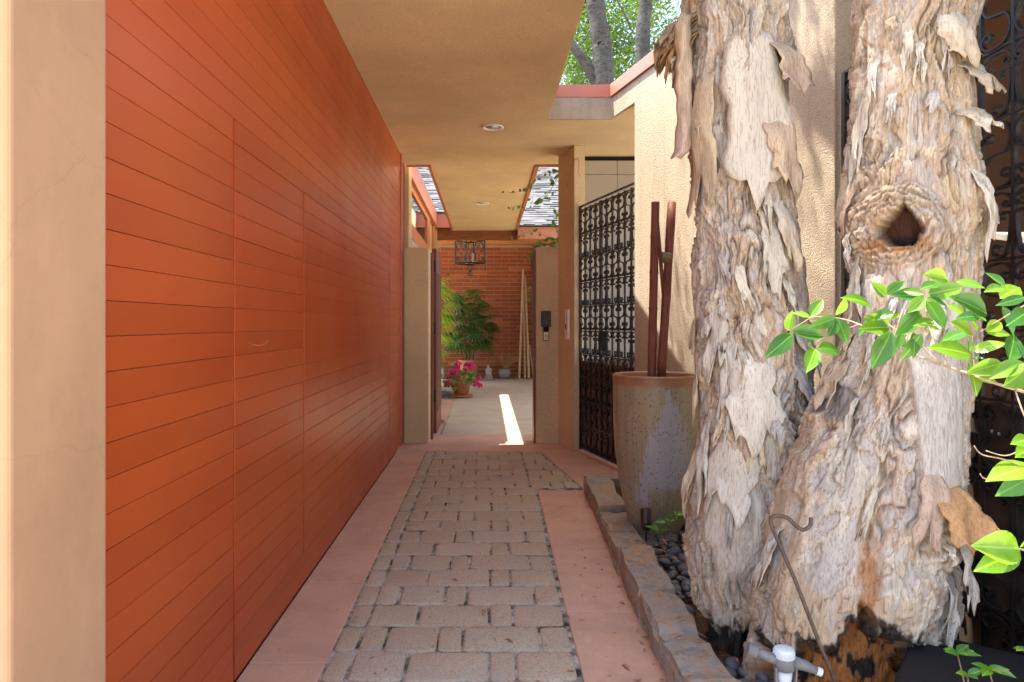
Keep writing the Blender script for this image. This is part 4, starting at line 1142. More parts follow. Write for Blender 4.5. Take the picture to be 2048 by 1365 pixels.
# pot seedling leaves etc -------------------------------------------------
def leaf_mesh(name, mat, L_=1.0, W_=.46, fold=.12, bend=.15, n=8):
    v = []; f = []
    for i in range(n+1):
        t = i/n; wv = W_*.5*(math.sin(math.pi*min(1, t*1.02)**.85)**.85 if 0 < t < 1 else 0)*(1 if t < .85 else 1-(t-.85)*1.2)
        z_ = -bend*t*t
        v += [(t*L_, -wv, z_+fold*wv*1.0-.02*math.sin(t*9)*wv*4*.3), (t*L_, -wv*.5, z_+fold*wv*.35), (t*L_, 0, z_), (t*L_, wv*.5, z_+fold*wv*.35), (t*L_, wv, z_+fold*wv+.02*math.sin(t*8+1)*wv*4*.3)]
    for i in range(n):
        for k in range(4): f.append((i*5+k, i*5+k+1, (i+1)*5+k+1, (i+1)*5+k))
    return MB().add(v, f).mesh(name, mat, True)
LM = {}
for nm in ('leaf_light', 'leaf_dark', 'dry', 'dry2', 'ivy', 'ger_leaf'):
    LM[nm] = [leaf_mesh('leaf', M[nm], 1, wv, fo, be) for wv, fo, be in ((.50, .35, .12), (.46, .15, .25), (.52, .5, .05))]
def place_leaf(parent, base, tip, face, meshes, roll=0, name='leaf', wscale=1):
    """leaf from base to tip (world); face = direction the blade roughly looks at"""
    d = Vector(tip)-Vector(base); l = d.length; x = d.normalized()
    z_ = Vector(face); z_ = (z_-x*z_.dot(x)).normalized(); y_ = z_.cross(x)
    m = Matrix((x, y_, z_)).transposed().to_4x4() @ Matrix.Rotation(roll, 4, 'X')
    o = bpy.data.objects.new(name, rnd.choice(meshes)); COL.objects.link(o)
    off = Vector(parent.location) if parent else Vector()
    o.matrix_basis = Matrix.Translation(Vector(base)-off) @ m @ Matrix.Diagonal((l, l*wscale, l, 1))
    if parent: o.parent = parent
    return o

# camellia branch
cb = empty('camellia_branch', at(2070, 840, 1.12), 'leafy camellia branch with glossy bright green leaves reaching in from the right', 'branch')
ZS = 528/2048.0
def zc(x, y_): return (1520+x*ZS, 520+y_*ZS)
LV = """215 550 250 400 l;390 450 250 400 l;390 440 490 300 l;590 430 665 285 l;600 450 690 640 d;250 560 510 590 d;250 580 70 740 d;250 570 160 650 l;450 690 670 680 d;430 690 370 860 l;
590 450 420 520 d;590 460 540 590 d;410 690 375 660 l;860 355 690 250 l;975 290 865 170 l;980 270 1125 165 d;1270 280 1010 270 d;1270 270 1110 240 l;1280 285 1145 410 l;1300 270 1590 200 l;
1290 300 1480 330 d;1290 320 1450 530 d;1450 150 1270 110 l;1520 170 1750 190 l;1390 190 1250 210 d;1900 210 1750 95 d;1890 220 1740 245 l;1760 420 1515 270 d;1860 300 2060 170 l;2060 290 1850 340 d;
1880 360 2010 560 d;1000 520 830 440 l;1000 525 790 520 l;1020 555 870 850 d;1240 400 1070 580 d;1250 570 1115 800 d;1110 570 1070 690 d;870 430 790 620 d;1290 530 1410 545 l;1640 580 1500 470 l;
1680 550 1620 440 l;1750 555 1880 480 l;1760 570 1960 570 l;1640 740 1385 640 l;1650 710 1900 620 l;1630 720 1620 615 d;1640 770 1740 760 d;1880 800 1600 880 l;2060 800 1780 920 l;1620 780 1710 1060 l;
1930 780 2000 560 d;1600 560 1420 600 d;1500 330 1520 400 l;1040 420 870 430 d;1090 440 980 440 l;1350 480 1200 500 l;1620 440 1760 470 d;1480 560 1560 650 d;1700 440 1560 430 d;1960 640 1860 700 d;
2060 850 1900 980 l;1990 640 2080 760 d;2080 400 1980 470 d;1190 560 1230 760 d;1580 420 1450 340 l;1560 340 1640 470 d;900 470 1010 380 d;1660 900 1850 960 l"""
dep = lambda x: 1.52-.40*max(0, min(1, (x-1540)/520))
for ln in LV.replace('\n', '').split(';'):
    a = ln.split(); x0, y0 = zc(float(a[0]), float(a[1])); x1, y1 = zc(float(a[2]), float(a[3]))
    Yb = dep(x0)+rnd.uniform(-.03, .03); Yt_ = Yb+rnd.uniform(-.04, .03)
    place_leaf(cb, at(x0, y0, Yb), at(x1, y1, Yt_), (rnd.uniform(-.3,.3), -1, rnd.uniform(.15,.9)), LM['leaf_light' if a[4] == 'l' else 'leaf_dark'], rnd.uniform(-.4, .4), wscale=rnd.uniform(.85, 1.12))
for x0, y0, x1, y1, k in ((2038,1098,1947,1092,'l'),(2040,1100,1968,1138,'l'),(2040,1095,2070,1060,'l'),(2070,935,1985,940,'l'),(2070,950,2010,985,'d'),(2060,900,2036,910,'l'),(2046,1085,2090,1120,'d'),(2060,880,2036,880,'l')):
    place_leaf(cb, at(x0, y0, 1.10), at(x1, y1, 1.07), (rnd.uniform(-.3,.3), -1, rnd.uniform(.3,.9)), LM['leaf_light' if k == 'l' else 'leaf_dark'], rnd.uniform(-.4, .4))
def twig(parent, pts, r0, r1, mat, name='twig'):
    q = catmull([at(*p)-parent.location for p in pts], 4); n = len(q); r0 *= .7; r1 *= .8
    return MB().tube(q, [r0+(r1-r0)*i/(n-1) for i in range(n)], 6).build(name, mat, parent, True)
twig(cb, [(2070,790,1.14),(2000,770,1.16),(1930,745,1.22),(1860,722,1.28),(1790,690,1.34),(1720,650,1.42),(1670,636,1.47),(1625,634,1.50)], .0042, .0014, M['twig'], 'stem')
twig(cb, [(1900,735,1.24),(1860,660,1.28),(1850,600,1.32),(1840,590,1.33)], .002, .001, M['twig'])
twig(cb, [(1950,745,1.2),(1945,690,1.2),(1945,670,1.21)], .0022, .001, M['twig'])
twig(cb, [(1880,728,1.26),(1830,680,1.3),(1785,655,1.36),(1770,640,1.4)], .002, .001, M['twig'])
twig(cb, [(2060,605,1.12),(2000,640,1.17),(1960,665,1.2)], .0018, .001, M['twig'])
twig(cb, [(1750,660,1.38),(1760,600,1.36),(1772,585,1.36)], .0016, .001, M['twig'])
twig(cb, [(1720,648,1.42),(1690,660,1.44),(1640,680,1.46),(1632,690,1.47)], .0016, .0009, M['twig'])
twig(cb, [(1625,634,1.50),(1590,655,1.5),(1578,662,1.5)], .0015, .0009, M['twig'])
twig(cb, [(2070,945,1.1),(2010,920,1.1),(1965,910,1.1),(1948,892,1.1)], .0022, .0009, M['twig'])
twig(cb, [(2050,880,1.1),(2040,900,1.1),(2010,912,1.1),(1972,902,1.1)], .0018, .0009, M['twig'])
twig(cb, [(2020,935,1.1),(1995,955,1.1),(1970,958,1.1),(1960,948,1.1)], .0018, .0009, M['twig'])
twig(cb, [(2090,1115,1.1),(2060,1105,1.1),(2040,1098,1.1)], .003, .0018, M['twig'])
twig(cb, [(2030,780,1.12),(2048,830,1.1),(2070,870,1.1)], .002, .0015, M['twig'])
twig(cb, [(2070,1110,1.1),(2120,1000,1.1),(2110,850,1.1),(2070,790,1.14)], .004, .004, M['twig'], 'stem')

# seedlings
def sprout(name, label, nodes, Y, mats, n=6, sz=.07, grp='young shoots around the planter'):
    b0 = at(*nodes[0], Y); r_ = empty(name, b0, label, 'plant', grp)
    q = catmull([at(px, py, Y)-b0 for px, py in nodes], 4); MB().tube(q, .0022, 5).build('stem', M['stem'], r_, True)
    for px, py in nodes[1:]:
        c_ = at(px, py, Y)
        for k in range(n):
            a = 6.28*k/n+rnd.uniform(-.3, .3); l = sz*rnd.uniform(.7, 1.15)
            place_leaf(r_, c_, c_+Vector((math.cos(a)*l, math.sin(a)*l*.7-.01, rnd.uniform(.0, .55)*l)), (0, -.4, 1), LM[rnd.choice(mats)], rnd.uniform(-.3, .3))
    return r_
sprout('seedling', 'green seedling with one orange leaf in front of the urn', [(1335,1072),(1338,1045),(1318,1062),(1352,1030)], 4.38, ['leaf_dark','leaf_light','leaf_dark'], 4, .085)
bx_ = [(1930,1372),(1915,1308)]
sprout('seedling', 'light green rosette shoot above the black box end', bx_, 2.0, ['leaf_light', 'leaf_dark'], 7, .055)
sprout('seedling', 'light green rosette shoot in front of the black box', [(1990,1385),(1978,1340)], 1.95, ['leaf_light', 'leaf_dark'], 7, .055)
sprout('seedling', 'small shoot low at the bottom right of the trunk', [(1940,1400),(1935,1352)], 1.95, ['leaf_light', 'leaf_dark'], 6, .04)
sprout('seedling', 'green shoot at the far right picture edge', [(2060,1390),(2050,1300)], 1.95, ['leaf_light', 'leaf_dark'], 7, .05)
# black box with rounded lid
bb_ = empty('irrigation_box', (1.72, 2.0, .0), 'black plastic box with a rounded lid at the bottom right', 'box')
MB().box(-.42, .55, -.28, .16, 0, .30).build('body', M['black'], bb_, bevel=.02)
MB().box(-.45, .58, -.31, .19, .302, .345).build('lid', M['black'], bb_, bevel=.018, seg=3)
bb_.location = (1.83, 2.22, .02); bb_.rotation_euler = (0, 0, R(-38))

# fallen leaves
fl_spots = [(1011,1280,'dry2','orange fallen leaf lying on the middle of the front pavers'), (1290,1182,'dry','curled orange leaf on the pink strip by the edging'), (865,1090,'dry2','thin dry leaf across a paver joint'),
 (1250,1212,'dry','bright orange leaf on the right pink strip'), (1355,1246,'dry2','pale pink leaf on the edging stone'), (1365,1275,'dry2','narrow leaf lying on the nearest edging stones'), (1142,1312,'dry2','small leaf at the right edge of the pavers'),
 (905,1160,'dry','tiny brown leaf on the pavers'), (1150,1345,'dry2','slender leaf near the bottom of the path'), (970,1222,'dry','small red leaf wedged between pavers'), (998,1010,'dry2','small curled leaf halfway along the pavers'), (1245,1330,'dry2','leaf fragment on the near pink strip')]
for px, py, k, lab in fl_spots:
    Y = H*F/(py-CY); zz = .004
    if 1340 < px < 1400: Y = (H-.16)*F/(py-CY); zz = .165
    p_ = Vector(((px-CX)/F*Y, Y, zz)); a = rnd.uniform(0, 6.28); l = rnd.uniform(.035, .07)
    o = place_leaf(None, p_, p_+Vector((math.cos(a)*l, math.sin(a)*l, .006)), (0, 0, 1), LM[k], rnd.uniform(-.3, .3), 'fallen_leaf', .6)
    tag(o, lab, 'leaf', 'fallen leaves')
lt = MB()
def litter(x, Y, z_, l):
    a = rnd.uniform(0, 6.28); d = Vector((math.cos(a), math.sin(a), rnd.uniform(-.05,.25)))*l; e = Vector((-math.sin(a), math.cos(a), rnd.uniform(-.3,.3)))*l*.16
    p_ = Vector((x, Y, z_)); lt.add([p_-d*.5, p_+e+Vector((0,0,.004)), p_+d*.5, p_-e], [(0,1,2,3)])
for i in range(110):
    Y = rnd.uniform(2.6, 8.2); litter(rnd.uniform(-.68, .42), Y, .006, rnd.uniform(.012, .04))
for i in range(100):
    Y = rnd.uniform(2.4, 6.2); litter(curbx(Y)-rnd.random()**2.2*.3, Y, .007, rnd.uniform(.012, .045))
for i in range(260):
    Y = rnd.uniform(2.2, 4.6); litter(rnd.uniform(.95, 2.0), Y, .10+rnd.uniform(0, .02), rnd.uniform(.03, .085))
for i in range(30): litter(rnd.uniform(-1.04, -.71), rnd.uniform(2.8, 8.5), .006, rnd.uniform(.01, .03))
tag(lt.build('leaf_litter', M['dry2']), 'scattered dry leaf fragments and twigs on paving and soil', 'leaf litter', None, 'stuff')

# ================================================================== COURTYARD
# brick wall
BY = 20.0
bw = empty('brick_wall', (0, BY, 0), 'long red brick wall at the back of the courtyard', 'wall')
MB().box(-4, 4.5, .012, .3, 0, 3.9).build('mortar', M['mortar'], bw)
BL, BH = .43, .1105
bm_ = MB().box(0, BL-.015, 0, .06, 0, BH-.017).mesh('brick', M['brick'])
for r_ in range(33):
    for c_ in range(-4, 4):
        x = c_*BL + (BL/2 if r_ % 2 else 0)+.02
        o = link('brick', bm_, bw, (x, rnd.uniform(-.003, .003), .012+r_*BH))
bs_ = MB()
for r_ in range(33):
    for c_ in list(range(-9, -4))+list(range(4, 10)):
        x = c_*BL + (BL/2 if r_ % 2 else 0)+.02; bs_.box(x, x+BL-.013, 0, .05, .012+r_*BH, .012+r_*BH+BH-.014)
tag(bs_.build('brick_remainder', M['brick'], bw), kind='stuff')
# porch roof
hr = empty('house_roof', (0, 15.7, 3.6), 'grey shingled house roof with orange fascia beyond the gate', 'roof')
def hb(name, x0, x1, y0, y1, z0, z1, mat, bevel=.004): return MB().box(x0, x1, y0-15.7, y1-15.7, z0-3.6, z1-3.6).build(name, mat, hr, bevel=bevel)
hb('beam', -3, 1.9, 15.95, 16.2, 3.40, 3.78, M['beam'])
hb('beam', -3, 1.9, 19.6, 19.95, 3.70, 3.87, M['beam2'])
hb('post', 1.33, 1.45, 19.55, 19.68, 0, 3.7, M['beam2'])
hb('fascia', .70, 4.6, 15.64, 15.70, 3.37, 3.635, M['orange_wood'])
hb('eave_board', .70, 4.6, 15.70, 16.1, 3.36, 3.385, M['orange_wood'])
hb('ceiling', -3, 4.6, 16.7, 20.3, 3.90, 3.94, M['beam2'])
sh = MB(); slope = .52
def roof_shingles(m, x0, x1, ybase, zbase, depth, seed):
    rr = random.Random(seed); n = int(depth/.125)
    for k in range(n):
        ya = k*.125; x = x0-rr.uniform(0, .3)
        while x < x1:
            wd = rr.uniform(.16, .34); th = rr.choice((.006, .014, .034)); xa, xb = max(x, x0), min(x+wd, x1)
            if xb-xa > .01:
                y0_, y1_ = ybase+ya-rr.uniform(0, .012), ybase+ya+.135
                z0_, z1_ = zbase+ya*slope, zbase+(ya+.135)*slope
                m.add([(xa,y0_,z0_+th),(xb,y0_,z0_+th),(xb,y1_,z1_+.004),(xa,y1_,z1_+.004),(xa,y0_,z0_-.012),(xb,y0_,z0_-.012)], [(0,1,2,3),(4,5,1,0)])
            x += wd
roof_shingles(sh, .64, 2.6, -.12, .055, 4.6, 3)
tag(sh.build('shingles', M['shingle'], hr), kind='stuff')
MB().add([(.6,-.1,.04),(4.6,-.1,.04),(4.6,4.6,.04+4.7*slope),(.6,4.6,.04+4.7*slope)], [(0,1,2,3)]).build('roof_deck', M['shingle'], hr)
MB().add([(-4,.1,.34),(.6,.1,.14),(.6,4.6,.04+4.7*slope),(-4,4.6,.04+4.7*slope)], [(0,1,2,3)]).build('roof_deck', M['shingle'], hr)
# left wing
lw = empty('side_wing', (-1.14, 12.5, 0), 'orange trimmed house wing with tall windows left of the courtyard', 'building')
def lb(name, x0, x1, y0, y1, z0, z1, mat, bevel=.004, par=None): return MB().box(x0+1.14, x1+1.14, y0-12.5, y1-12.5, z0, z1).build(name, mat, par or lw, bevel=bevel)
lb('wall', -1.40, -1.17, 9.76, 16.1, 0, 3.70, M['cream'])
lb('fascia', -1.16, -1.075, 9.6, 15.6, 3.63, 3.96, M['red_metal'])
lb('eave_board', -1.168, -1.135, 10.2, 15.95, 3.64, 3.72, M['orange_wood'])
fr = lb('window', -1.166, -1.128, 10.2, 10.55, 2.40, 3.70, M['orange_wood'])
lb('frame', -1.166, -1.128, 10.551, 13.75, 3.52, 3.635, M['orange_wood'], .004, fr)
lb('frame', -1.166, -1.128, 10.551, 13.75, 2.80, 3.02, M['orange_wood'], .004, fr)
lb('frame', -1.166, -1.128, 13.751, 14.4, 2.30, 3.635, M['orange_wood'], .004, fr)
gp = NT('window_glass').set(.03, .6); gp.col((.05, .055, .06)); gp.b.inputs['Coat Weight'].default_value = .6
lb('pane', -1.168, -1.155, 10.56, 13.74, 3.03, 3.51, gp.m, 0, fr)
fr2 = lb('window', -1.166, -1.130, 10.22, 13.75, 2.66, 2.795, M['white'])
lb('pane', -1.168, -1.158, 10.3, 13.7, .9, 2.655, gp.m, 0, fr2)
lb('corner_post', -1.16, -1.11, 15.3, 15.60, 0, 3.62, M['orange_wood'])
lb('wall_end', -1.40, -1.095, 15.92, 16.25, 0, 3.62, M['cream'])
lb('back_fascia', -1.4, -.70, 15.66, 15.70, 3.62, 3.93, M['red_metal'])
ls = MB(); roof_shingles(ls, -2.6, -.66, -.12+15.7-12.5, 3.95, 4.4, 9)
o = ls.build('shingles', M['shingle'], lw); o.location.x = 1.14; tag(o, kind='stuff')
MB().add([(0, -2.9, 3.955), (0, 3.1, 3.955), (-3, 3.1, 5.5), (-3, -2.9, 5.5)], [(0,1,2,3)]).build('roof_deck', M['shingle'], lw)
# courtyard right enclosure (seen only from aside)
tag(MB().box(4.5, 4.75, 9.0, 20.3, 0, 2.8).build('courtyard_wall', M['stucco']), 'plain stucco wall closing the courtyard on the right', 'wall')

# lantern
ln_ = empty('hanging_lantern', at(940, 552, 17.0), 'black wrought iron box lantern with scrolls hanging under the porch', 'lantern')
lc = at(940, 505, 17.0)-ln_.location
hw, hh = .25, .27
fm = MB(); rot = Matrix.Rotation(R(33), 3, 'Z')
def lq(x, y_, z_): return lc+rot@Vector((x, y_, z_))
cs = [(-hw,-hw),(hw,-hw),(hw,hw),(-hw,hw)]
for i in range(4):
    a, b_ = cs[i], cs[(i+1) % 4]
    for z_ in (-hh, hh): fm.tube([lq(*a, z_), lq(*b_, z_)], .017, 4)
    fm.tube([lq(*a, -hh), lq(*a, hh)], .017, 4)
fm.build('frame', M['iron'], ln_)
lsc = MB(); 
for i in range(4):
    a, b_ = Vector(cs[i]), Vector(cs[(i+1) % 4])
    sm_ = MB()
    for mir in (0, 1):
        q = [lq(*(a.lerp(b_, (.08+.42*u) if not mir else (.92-.42*u))), -hh+.03+v*(2*hh-.06)) for u, v in S_PTS]
        sm_.tube(catmull(q, 2), .0075, 5)
    sm_.build('scroll_panel', M['iron'], ln_)
for sx in (-.07, .07):
    MB().lathe([(.028, -.27), (.028, -.11), (.018, -.10), (.024, -.06), (.0, -.0)], 12, lc+Vector((sx, 0, 0))).build('candle', M['whitep'], ln_, True)
MB().tube([lc+Vector((0,0,hh)), lc+Vector((0,0,.62))], .010, 6).build('chain', M['iron'], ln_)
fin = MB(); fin.tube([lc+Vector((0,0,-hh)), lc+Vector((0,0,-.60))], [.012, .004], 6)
for k in range(6):
    a = k*1.047
    q = [lc+Vector((math.cos(a)*r_, math.sin(a)*r_, z_)) for r_, z_ in ((.01,-.29),(.07,-.33),(.085,-.39),(.05,-.42),(.03,-.46),(.055,-.50),(.05,-.54),(.01,-.56))]
    fin.tube(catmull(q, 3), .006, 5)
fin.build('finial', M['iron'], ln_)
dr_ = MB()
for sx in (-.38, .38):
    for k in range(14):
        z_ = .25-k*.05; c_ = lc+Vector((sx*.95, 0, z_)); dr_.tube([c_, c_-Vector((0, 0, .035))], [.012, .005], 5)
dr_.build('beaded_drop', M['iron'], ln_)

# potted palms
def frond_mesh(mat, seed, nl=9):
    rr = random.Random(seed); m = MB()
    for k in range(nl):
        a = R(-75+150*k/(nl-1)); l = rr.uniform(.8, 1.0)*(1-.22*abs(k-(nl-1)/2)/nl*2); d = Vector((math.cos(a), math.sin(a), 0)); s_ = Vector((-d.y, d.x, 0))
        for j in range(4):
            t0, t1 = .06+j*.235, .06+(j+1)*.235
            def pt(t, e):
                w_ = .040*(math.sin(math.pi*min(.97, .12+t*.84))**.6); return d*(t*l)+s_*(e*w_)+Vector((0,0,-.38*t*t*l-.25*w_*abs(e)))
            m.add([pt(t0,-1), pt(t0,0), pt(t0,1), pt(t1,1), pt(t1,0), pt(t1,-1)], [(0,1,4,5),(1,2,3,4)])
    return m.mesh('frond', mat, True)
def palm(loc, label, h, n, spread, mat, potr, poth, potmat, sz, seed, x_lim=None):
    rr = random.Random(seed); p_ = empty('potted_palm', loc, label, 'plant', 'potted fan palms')
    if potr:
        MB().lathe([(potr*.72, 0), (potr*.92, poth*.8), (potr*.94, poth*.83), (potr*1.08, poth*.84), (potr*1.08, poth), (potr*.95, poth), (potr*.9, poth*.92), (0, poth*.9)], 24).build('pot', potmat, p_, True)
    fm_ = [frond_mesh(mat, seed+i, 8+i) for i in range(3)]
    for i in range(7):
        a = rr.uniform(0, 6.28); MB().tube([(math.cos(a)*.1, math.sin(a)*.1, poth*.9), (math.cos(a)*.16, math.sin(a)*.16, h*.5), (math.cos(a)*.24*spread, math.sin(a)*.24*spread, h*.85)], [.018, .016, .01], 6).build('cane', M['stem'], p_, True)
    for i in range(n):
        a = rr.uniform(0, 6.28); z_ = poth+(h-poth)*rr.uniform(.12, .98); r_ = spread*(.18+.32*rr.random())
        base = Vector((math.cos(a)*r_*.5, math.sin(a)*r_*.5, z_-.05)); tip = Vector((math.cos(a)*r_, math.sin(a)*r_, z_+.08))
        MB().tube([base, tip], .006, 4).build('petiole', M['palm'], p_)
        o = link('frond', rr.choice(fm_), p_, tip, (rr.uniform(-.5, .5), rr.uniform(-.3, .75), a+rr.uniform(-.5, .5)), (sz*rr.uniform(.8, 1.2),)*3)
    return p_
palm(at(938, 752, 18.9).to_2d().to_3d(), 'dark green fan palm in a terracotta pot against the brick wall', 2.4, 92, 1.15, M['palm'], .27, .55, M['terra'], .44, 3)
palm(Vector((-1.42, 16.75, 0)), 'yellow green fan palm with painted sunlight beside the wing corner', 2.6, 56, 1.0, M['palm_sun'], .24, .5, M['terra'], .46, 11)
# geranium
gp_ = empty('potted_geranium', Vector((-.50, 14.5, .004)), 'pink geranium in a terracotta pot on a saucer', 'plant')
MB().lathe([(.17, .0), (.235, .02), (.245, .05), (.235, .055), (.16, .02), (0, .02)], 28).build('saucer', M['terra'], gp_, True)
MB().lathe([(.135, .024), (.175, .27), (.19, .275), (.20, .30), (.195, .335), (.18, .335), (.17, .30), (0, .29)], 28).build('pot', M['terra'], gp_, True)
disc = []
for s_ in range(2):
    m = MB(); n = 14; v = [(0, 0, -.1)]
    for k in range(n):
        a = .25+5.8*k/(n-1); r_ = 1+.12*math.sin(a*5+s_); v.append((math.cos(a)*r_, math.sin(a)*r_, .12*math.sin(a*3)))
    disc.append(m.add(v, [(0, k+1, k+2) for k in range(n-1)]).mesh('leaf', M['ger_leaf'], True))
for i in range(120):
    a = rnd.uniform(0, 6.28); el = rnd.random(); r_ = .30*math.sqrt(rnd.random())+.06
    z_ = .36+.24*el*(1-r_/.55) - (.18*rnd.random() if r_ > .27 else 0)
    link('leaf', rnd.choice(disc), gp_, (math.cos(a)*r_, math.sin(a)*r_, z_), (rnd.uniform(-.9,.9), rnd.uniform(-.9,.9), rnd.uniform(0,6.28)), (rnd.uniform(.028,.055),)*3)
ptm = []
for s_ in range(3):
    m = MB()
    for k in range(30):
        d = Vector((rnd.gauss(0,1), rnd.gauss(0,1), rnd.gauss(.3,.8))).normalized(); c_ = d*.062*rnd.uniform(.6,1)
        u = d.cross(Vector((rnd.random(), rnd.random(), rnd.random()))).normalized(); w_ = d.cross(u); r_ = rnd.uniform(.018,.028)
        m.add([c_+u*r_+d*.008, c_+w_*r_+d*.004, c_-u*r_+d*.008, c_-w_*r_+d*.004, c_-d*.004], [(0,1,4),(1,2,4),(2,3,4),(3,0,4)])
    ptm.append(m.mesh('flower_head', M['petal']))
for px, py in ((905,748),(912,742),(917,730),(934,732),(942,737),(944,730),(900,758),(911,758),(917,756),(909,772),(955,768),(960,772),(950,768),(959,759),(930,741),(904,745),(898,767)):
    q = at(px, py, 14.5+rnd.uniform(-.3,.05))-gp_.location
    link('flower_head', rnd.choice(ptm), gp_, q, (rnd.uniform(-.5,.5), rnd.uniform(-.5,.5), rnd.uniform(0,6)), (rnd.uniform(.8,1.15),)*3)
    MB().tube([q, Vector((q.x*.4, q.y*.4, .36))], .004, 4).build('stalk', M['ger_leaf'], gp_)
# statue: seated figure
st_ = empty('garden_statue', at(977, 752, 19.4).to_2d().to_3d(), 'small pale stone statue of a seated figure by the bricks', 'statue')
def skin(name, verts, edges, radii, mat, parent, sub=2):
    me = bpy.data.meshes.new(name); me.from_pydata(verts, edges, []); o = link(name, me, parent); me.materials.append(mat)
    m = o.modifiers.new('k', 'SKIN'); 
    for v, r_ in zip(me.skin_vertices[0].data, radii): v.radius = (r_, r_)
    me.skin_vertices[0].data[0].use_root = True
    m.use_smooth_shade = True; s2 = o.modifiers.new('s', 'SUBSURF'); s2.levels = sub; s2.render_levels = sub; return o
skin('figure', [(0,0,.10),(0,0,.19),(.005,0,.27),(.0,0,.305),(-.012,-.005,.345),(-.012,-.005,.385),(.06,0,.265),(.085,-.03,.19),(.03,-.07,.165),(-.055,0,.26),(-.075,-.02,.18),(-.02,-.07,.15),(.05,-.06,.11),(.085,-.10,.06),(.05,-.09,.02),(-.05,-.06,.10),(-.06,-.10,.05),(.0,-.11,.02)],
     [(0,1),(1,2),(2,3),(3,4),(4,5),(2,6),(6,7),(7,8),(2,9),(9,10),(10,11),(0,12),(12,13),(13,14),(0,15),(15,16),(16,17)],
     [.062,.05,.05,.022,.036,.03,.026,.02,.015,.026,.02,.015,.04,.03,.022,.04,.03,.022], M['statue'], st_)
MB().lathe([(.115, 0), (.12, .02), (.10, .05), (.07, .075), (0, .08)], 14).build('rock_base', M['statue'], st_, True)
# grey pot with dry reeds
rpot = empty('reed_pot', at(1010, 752, 19.35).to_2d().to_3d(), 'grey stone pot holding a fan of dry reeds', 'pot')
MB().lathe([(.09, 0), (.14, .06), (.165, .15), (.16, .22), (.15, .245), (.17, .265), (.155, .27), (.13, .23), (0, .22)], 22).build('pot', M['greypot'], rpot, True)
rd = MB()
for i in range(46):
    t = rnd.random(); ex = .10+.34*t+rnd.uniform(-.03,.03) if i < 36 else rnd.uniform(-.22, .12); hz = .68-.1*t+rnd.uniform(-.06,.05) if i < 36 else rnd.uniform(.5,.75)
    rd.tube([(rnd.uniform(-.04,.04), rnd.uniform(-.04,.04), .22), (ex*.45, rnd.uniform(-.04,.04), .22+hz*.36), (ex, rnd.uniform(-.05,.05), hz)], .005, 4)
rd.build('reeds', M['reed'], rpot)
# leaning bamboo
for i, (x0, x1, yt, y0, r_, lab) in enumerate(((1038.5,1046.5,540,755,.034,'leftmost leaning bamboo cane against the brick wall'), (1050,1047,580,755,.027,'thin middle bamboo cane against the brick wall'), (1058,1050,552,755,.036,'thickest leaning bamboo cane against the brick wall'), (1067,1059,690,740,.022,'short slanting cane at the right of the bamboo bunch'))):
    a = at(x0, 0, 19.2); a.z = 0.02; b_ = at(x1, yt, 19.9)
    pole('bamboo_cane', tuple(a), tuple(b_), r_, lab, M['cane'], 9, .8, 'bamboo canes leaning on the brick wall', 'cane')
# small pale path lamp
sl2 = empty('path_lamp', at(886.5, 750, 19.3).to_2d().to_3d(), 'small pale garden lamp low on the brick wall side', 'lamp')
MB().lathe([(.03, 0), (.03, .10), (.05, .14), (.055, .26), (.04, .30), (0, .31)], 14).build('body', M['greypot'], sl2, True)
# low greenery at the foot of the brick wall
def tuft(px, Y, label, n, sz, h):
    b0 = at(px, 0, Y); b0.z = .0; t_ = empty('ground_plant', b0, label, 'plant', 'low plants by the brick wall')
    for i in range(n):
        c_ = b0+Vector((rnd.uniform(-.22,.22), rnd.uniform(-.05,.05), rnd.uniform(.02, h))); a = rnd.uniform(0, 6.28)
        place_leaf(t_, c_, c_+Vector((math.cos(a)*sz, math.sin(a)*sz*.5, rnd.uniform(-.3,.8)*sz)), (0,-.6,1), LM['ivy'])
tuft(962, 19.3, 'low green plant beside the statue', 34, .09, .16)
tuft(1020, 19.25, 'low green plant under the reed pot', 22, .08, .07)
tuft(884, 15.2, 'small green plant at the gravel patch', 26, .07, .14)
tuft(888, 19.3, 'climbing leaves on the bricks behind the wing corner', 20, .12, 1.0)
tuft(890, 19.6, 'upper sprig of climber under the porch beam', 14, .11, .5); 
bpy.data.objects['ground_plant.004'].location.z += 0
for ob in [o for o in COL.objects if o.name.startswith('ground_plant') and 'upper sprig' in o.get('label', '')]:
    ob.location.z = 2.35
# paver stub by the gate leaf
tag(MB().box(-.72, -.62, 10.7, 10.95, .003, .06).build('loose_brick', M['paver'], bevel=.008), 'single tan paver lying by the open gate leaf', 'paver')

# ivy on the right gap
iv = empty('climbing_vine', (.96, 9.1, 2.5), 'climbing vine trailing over the right gate pier and canopy edge', 'vine')
def vine(pts, n, sz, jit, thick=.004):
    q = catmull([at(*p)-iv.location for p in pts], 5); MB().tube(q, thick, 5).build('stem', M['stem'], iv, True)
    for i in range(n):
        b0 = iv.location+q[rnd.randrange(len(q))]+Vector((rnd.uniform(-jit,jit), rnd.uniform(-jit,jit), rnd.uniform(-jit,jit)*.6)); a = rnd.uniform(0, 6.28); l = sz*rnd.uniform(.7,1.3)
        place_leaf(iv, b0, b0+Vector((math.cos(a)*l, math.sin(a)*l*.5, -abs(math.sin(a))*l*.8)), (rnd.uniform(-.4,.4), -1, .4), LM['ivy'], rnd.uniform(-.5,.5), wscale=1.25)
vine([(1124,335,9.1),(1112,360,9.1),(1100,382,9.1),(1085,400,9.1)], 16, .085, .09)
vine([(1122,345,9.2),(1090,345,9.2),(1070,360,9.2),(1052,378,9.2),(1030,386,9.2),(1014,384,9.2)], 16, .055, .05, .0025)
vine([(1066,400,9.25),(1055,420,9.25),(1040,412,9.25),(1022,416,9.25)], 9, .05, .04, .0025)
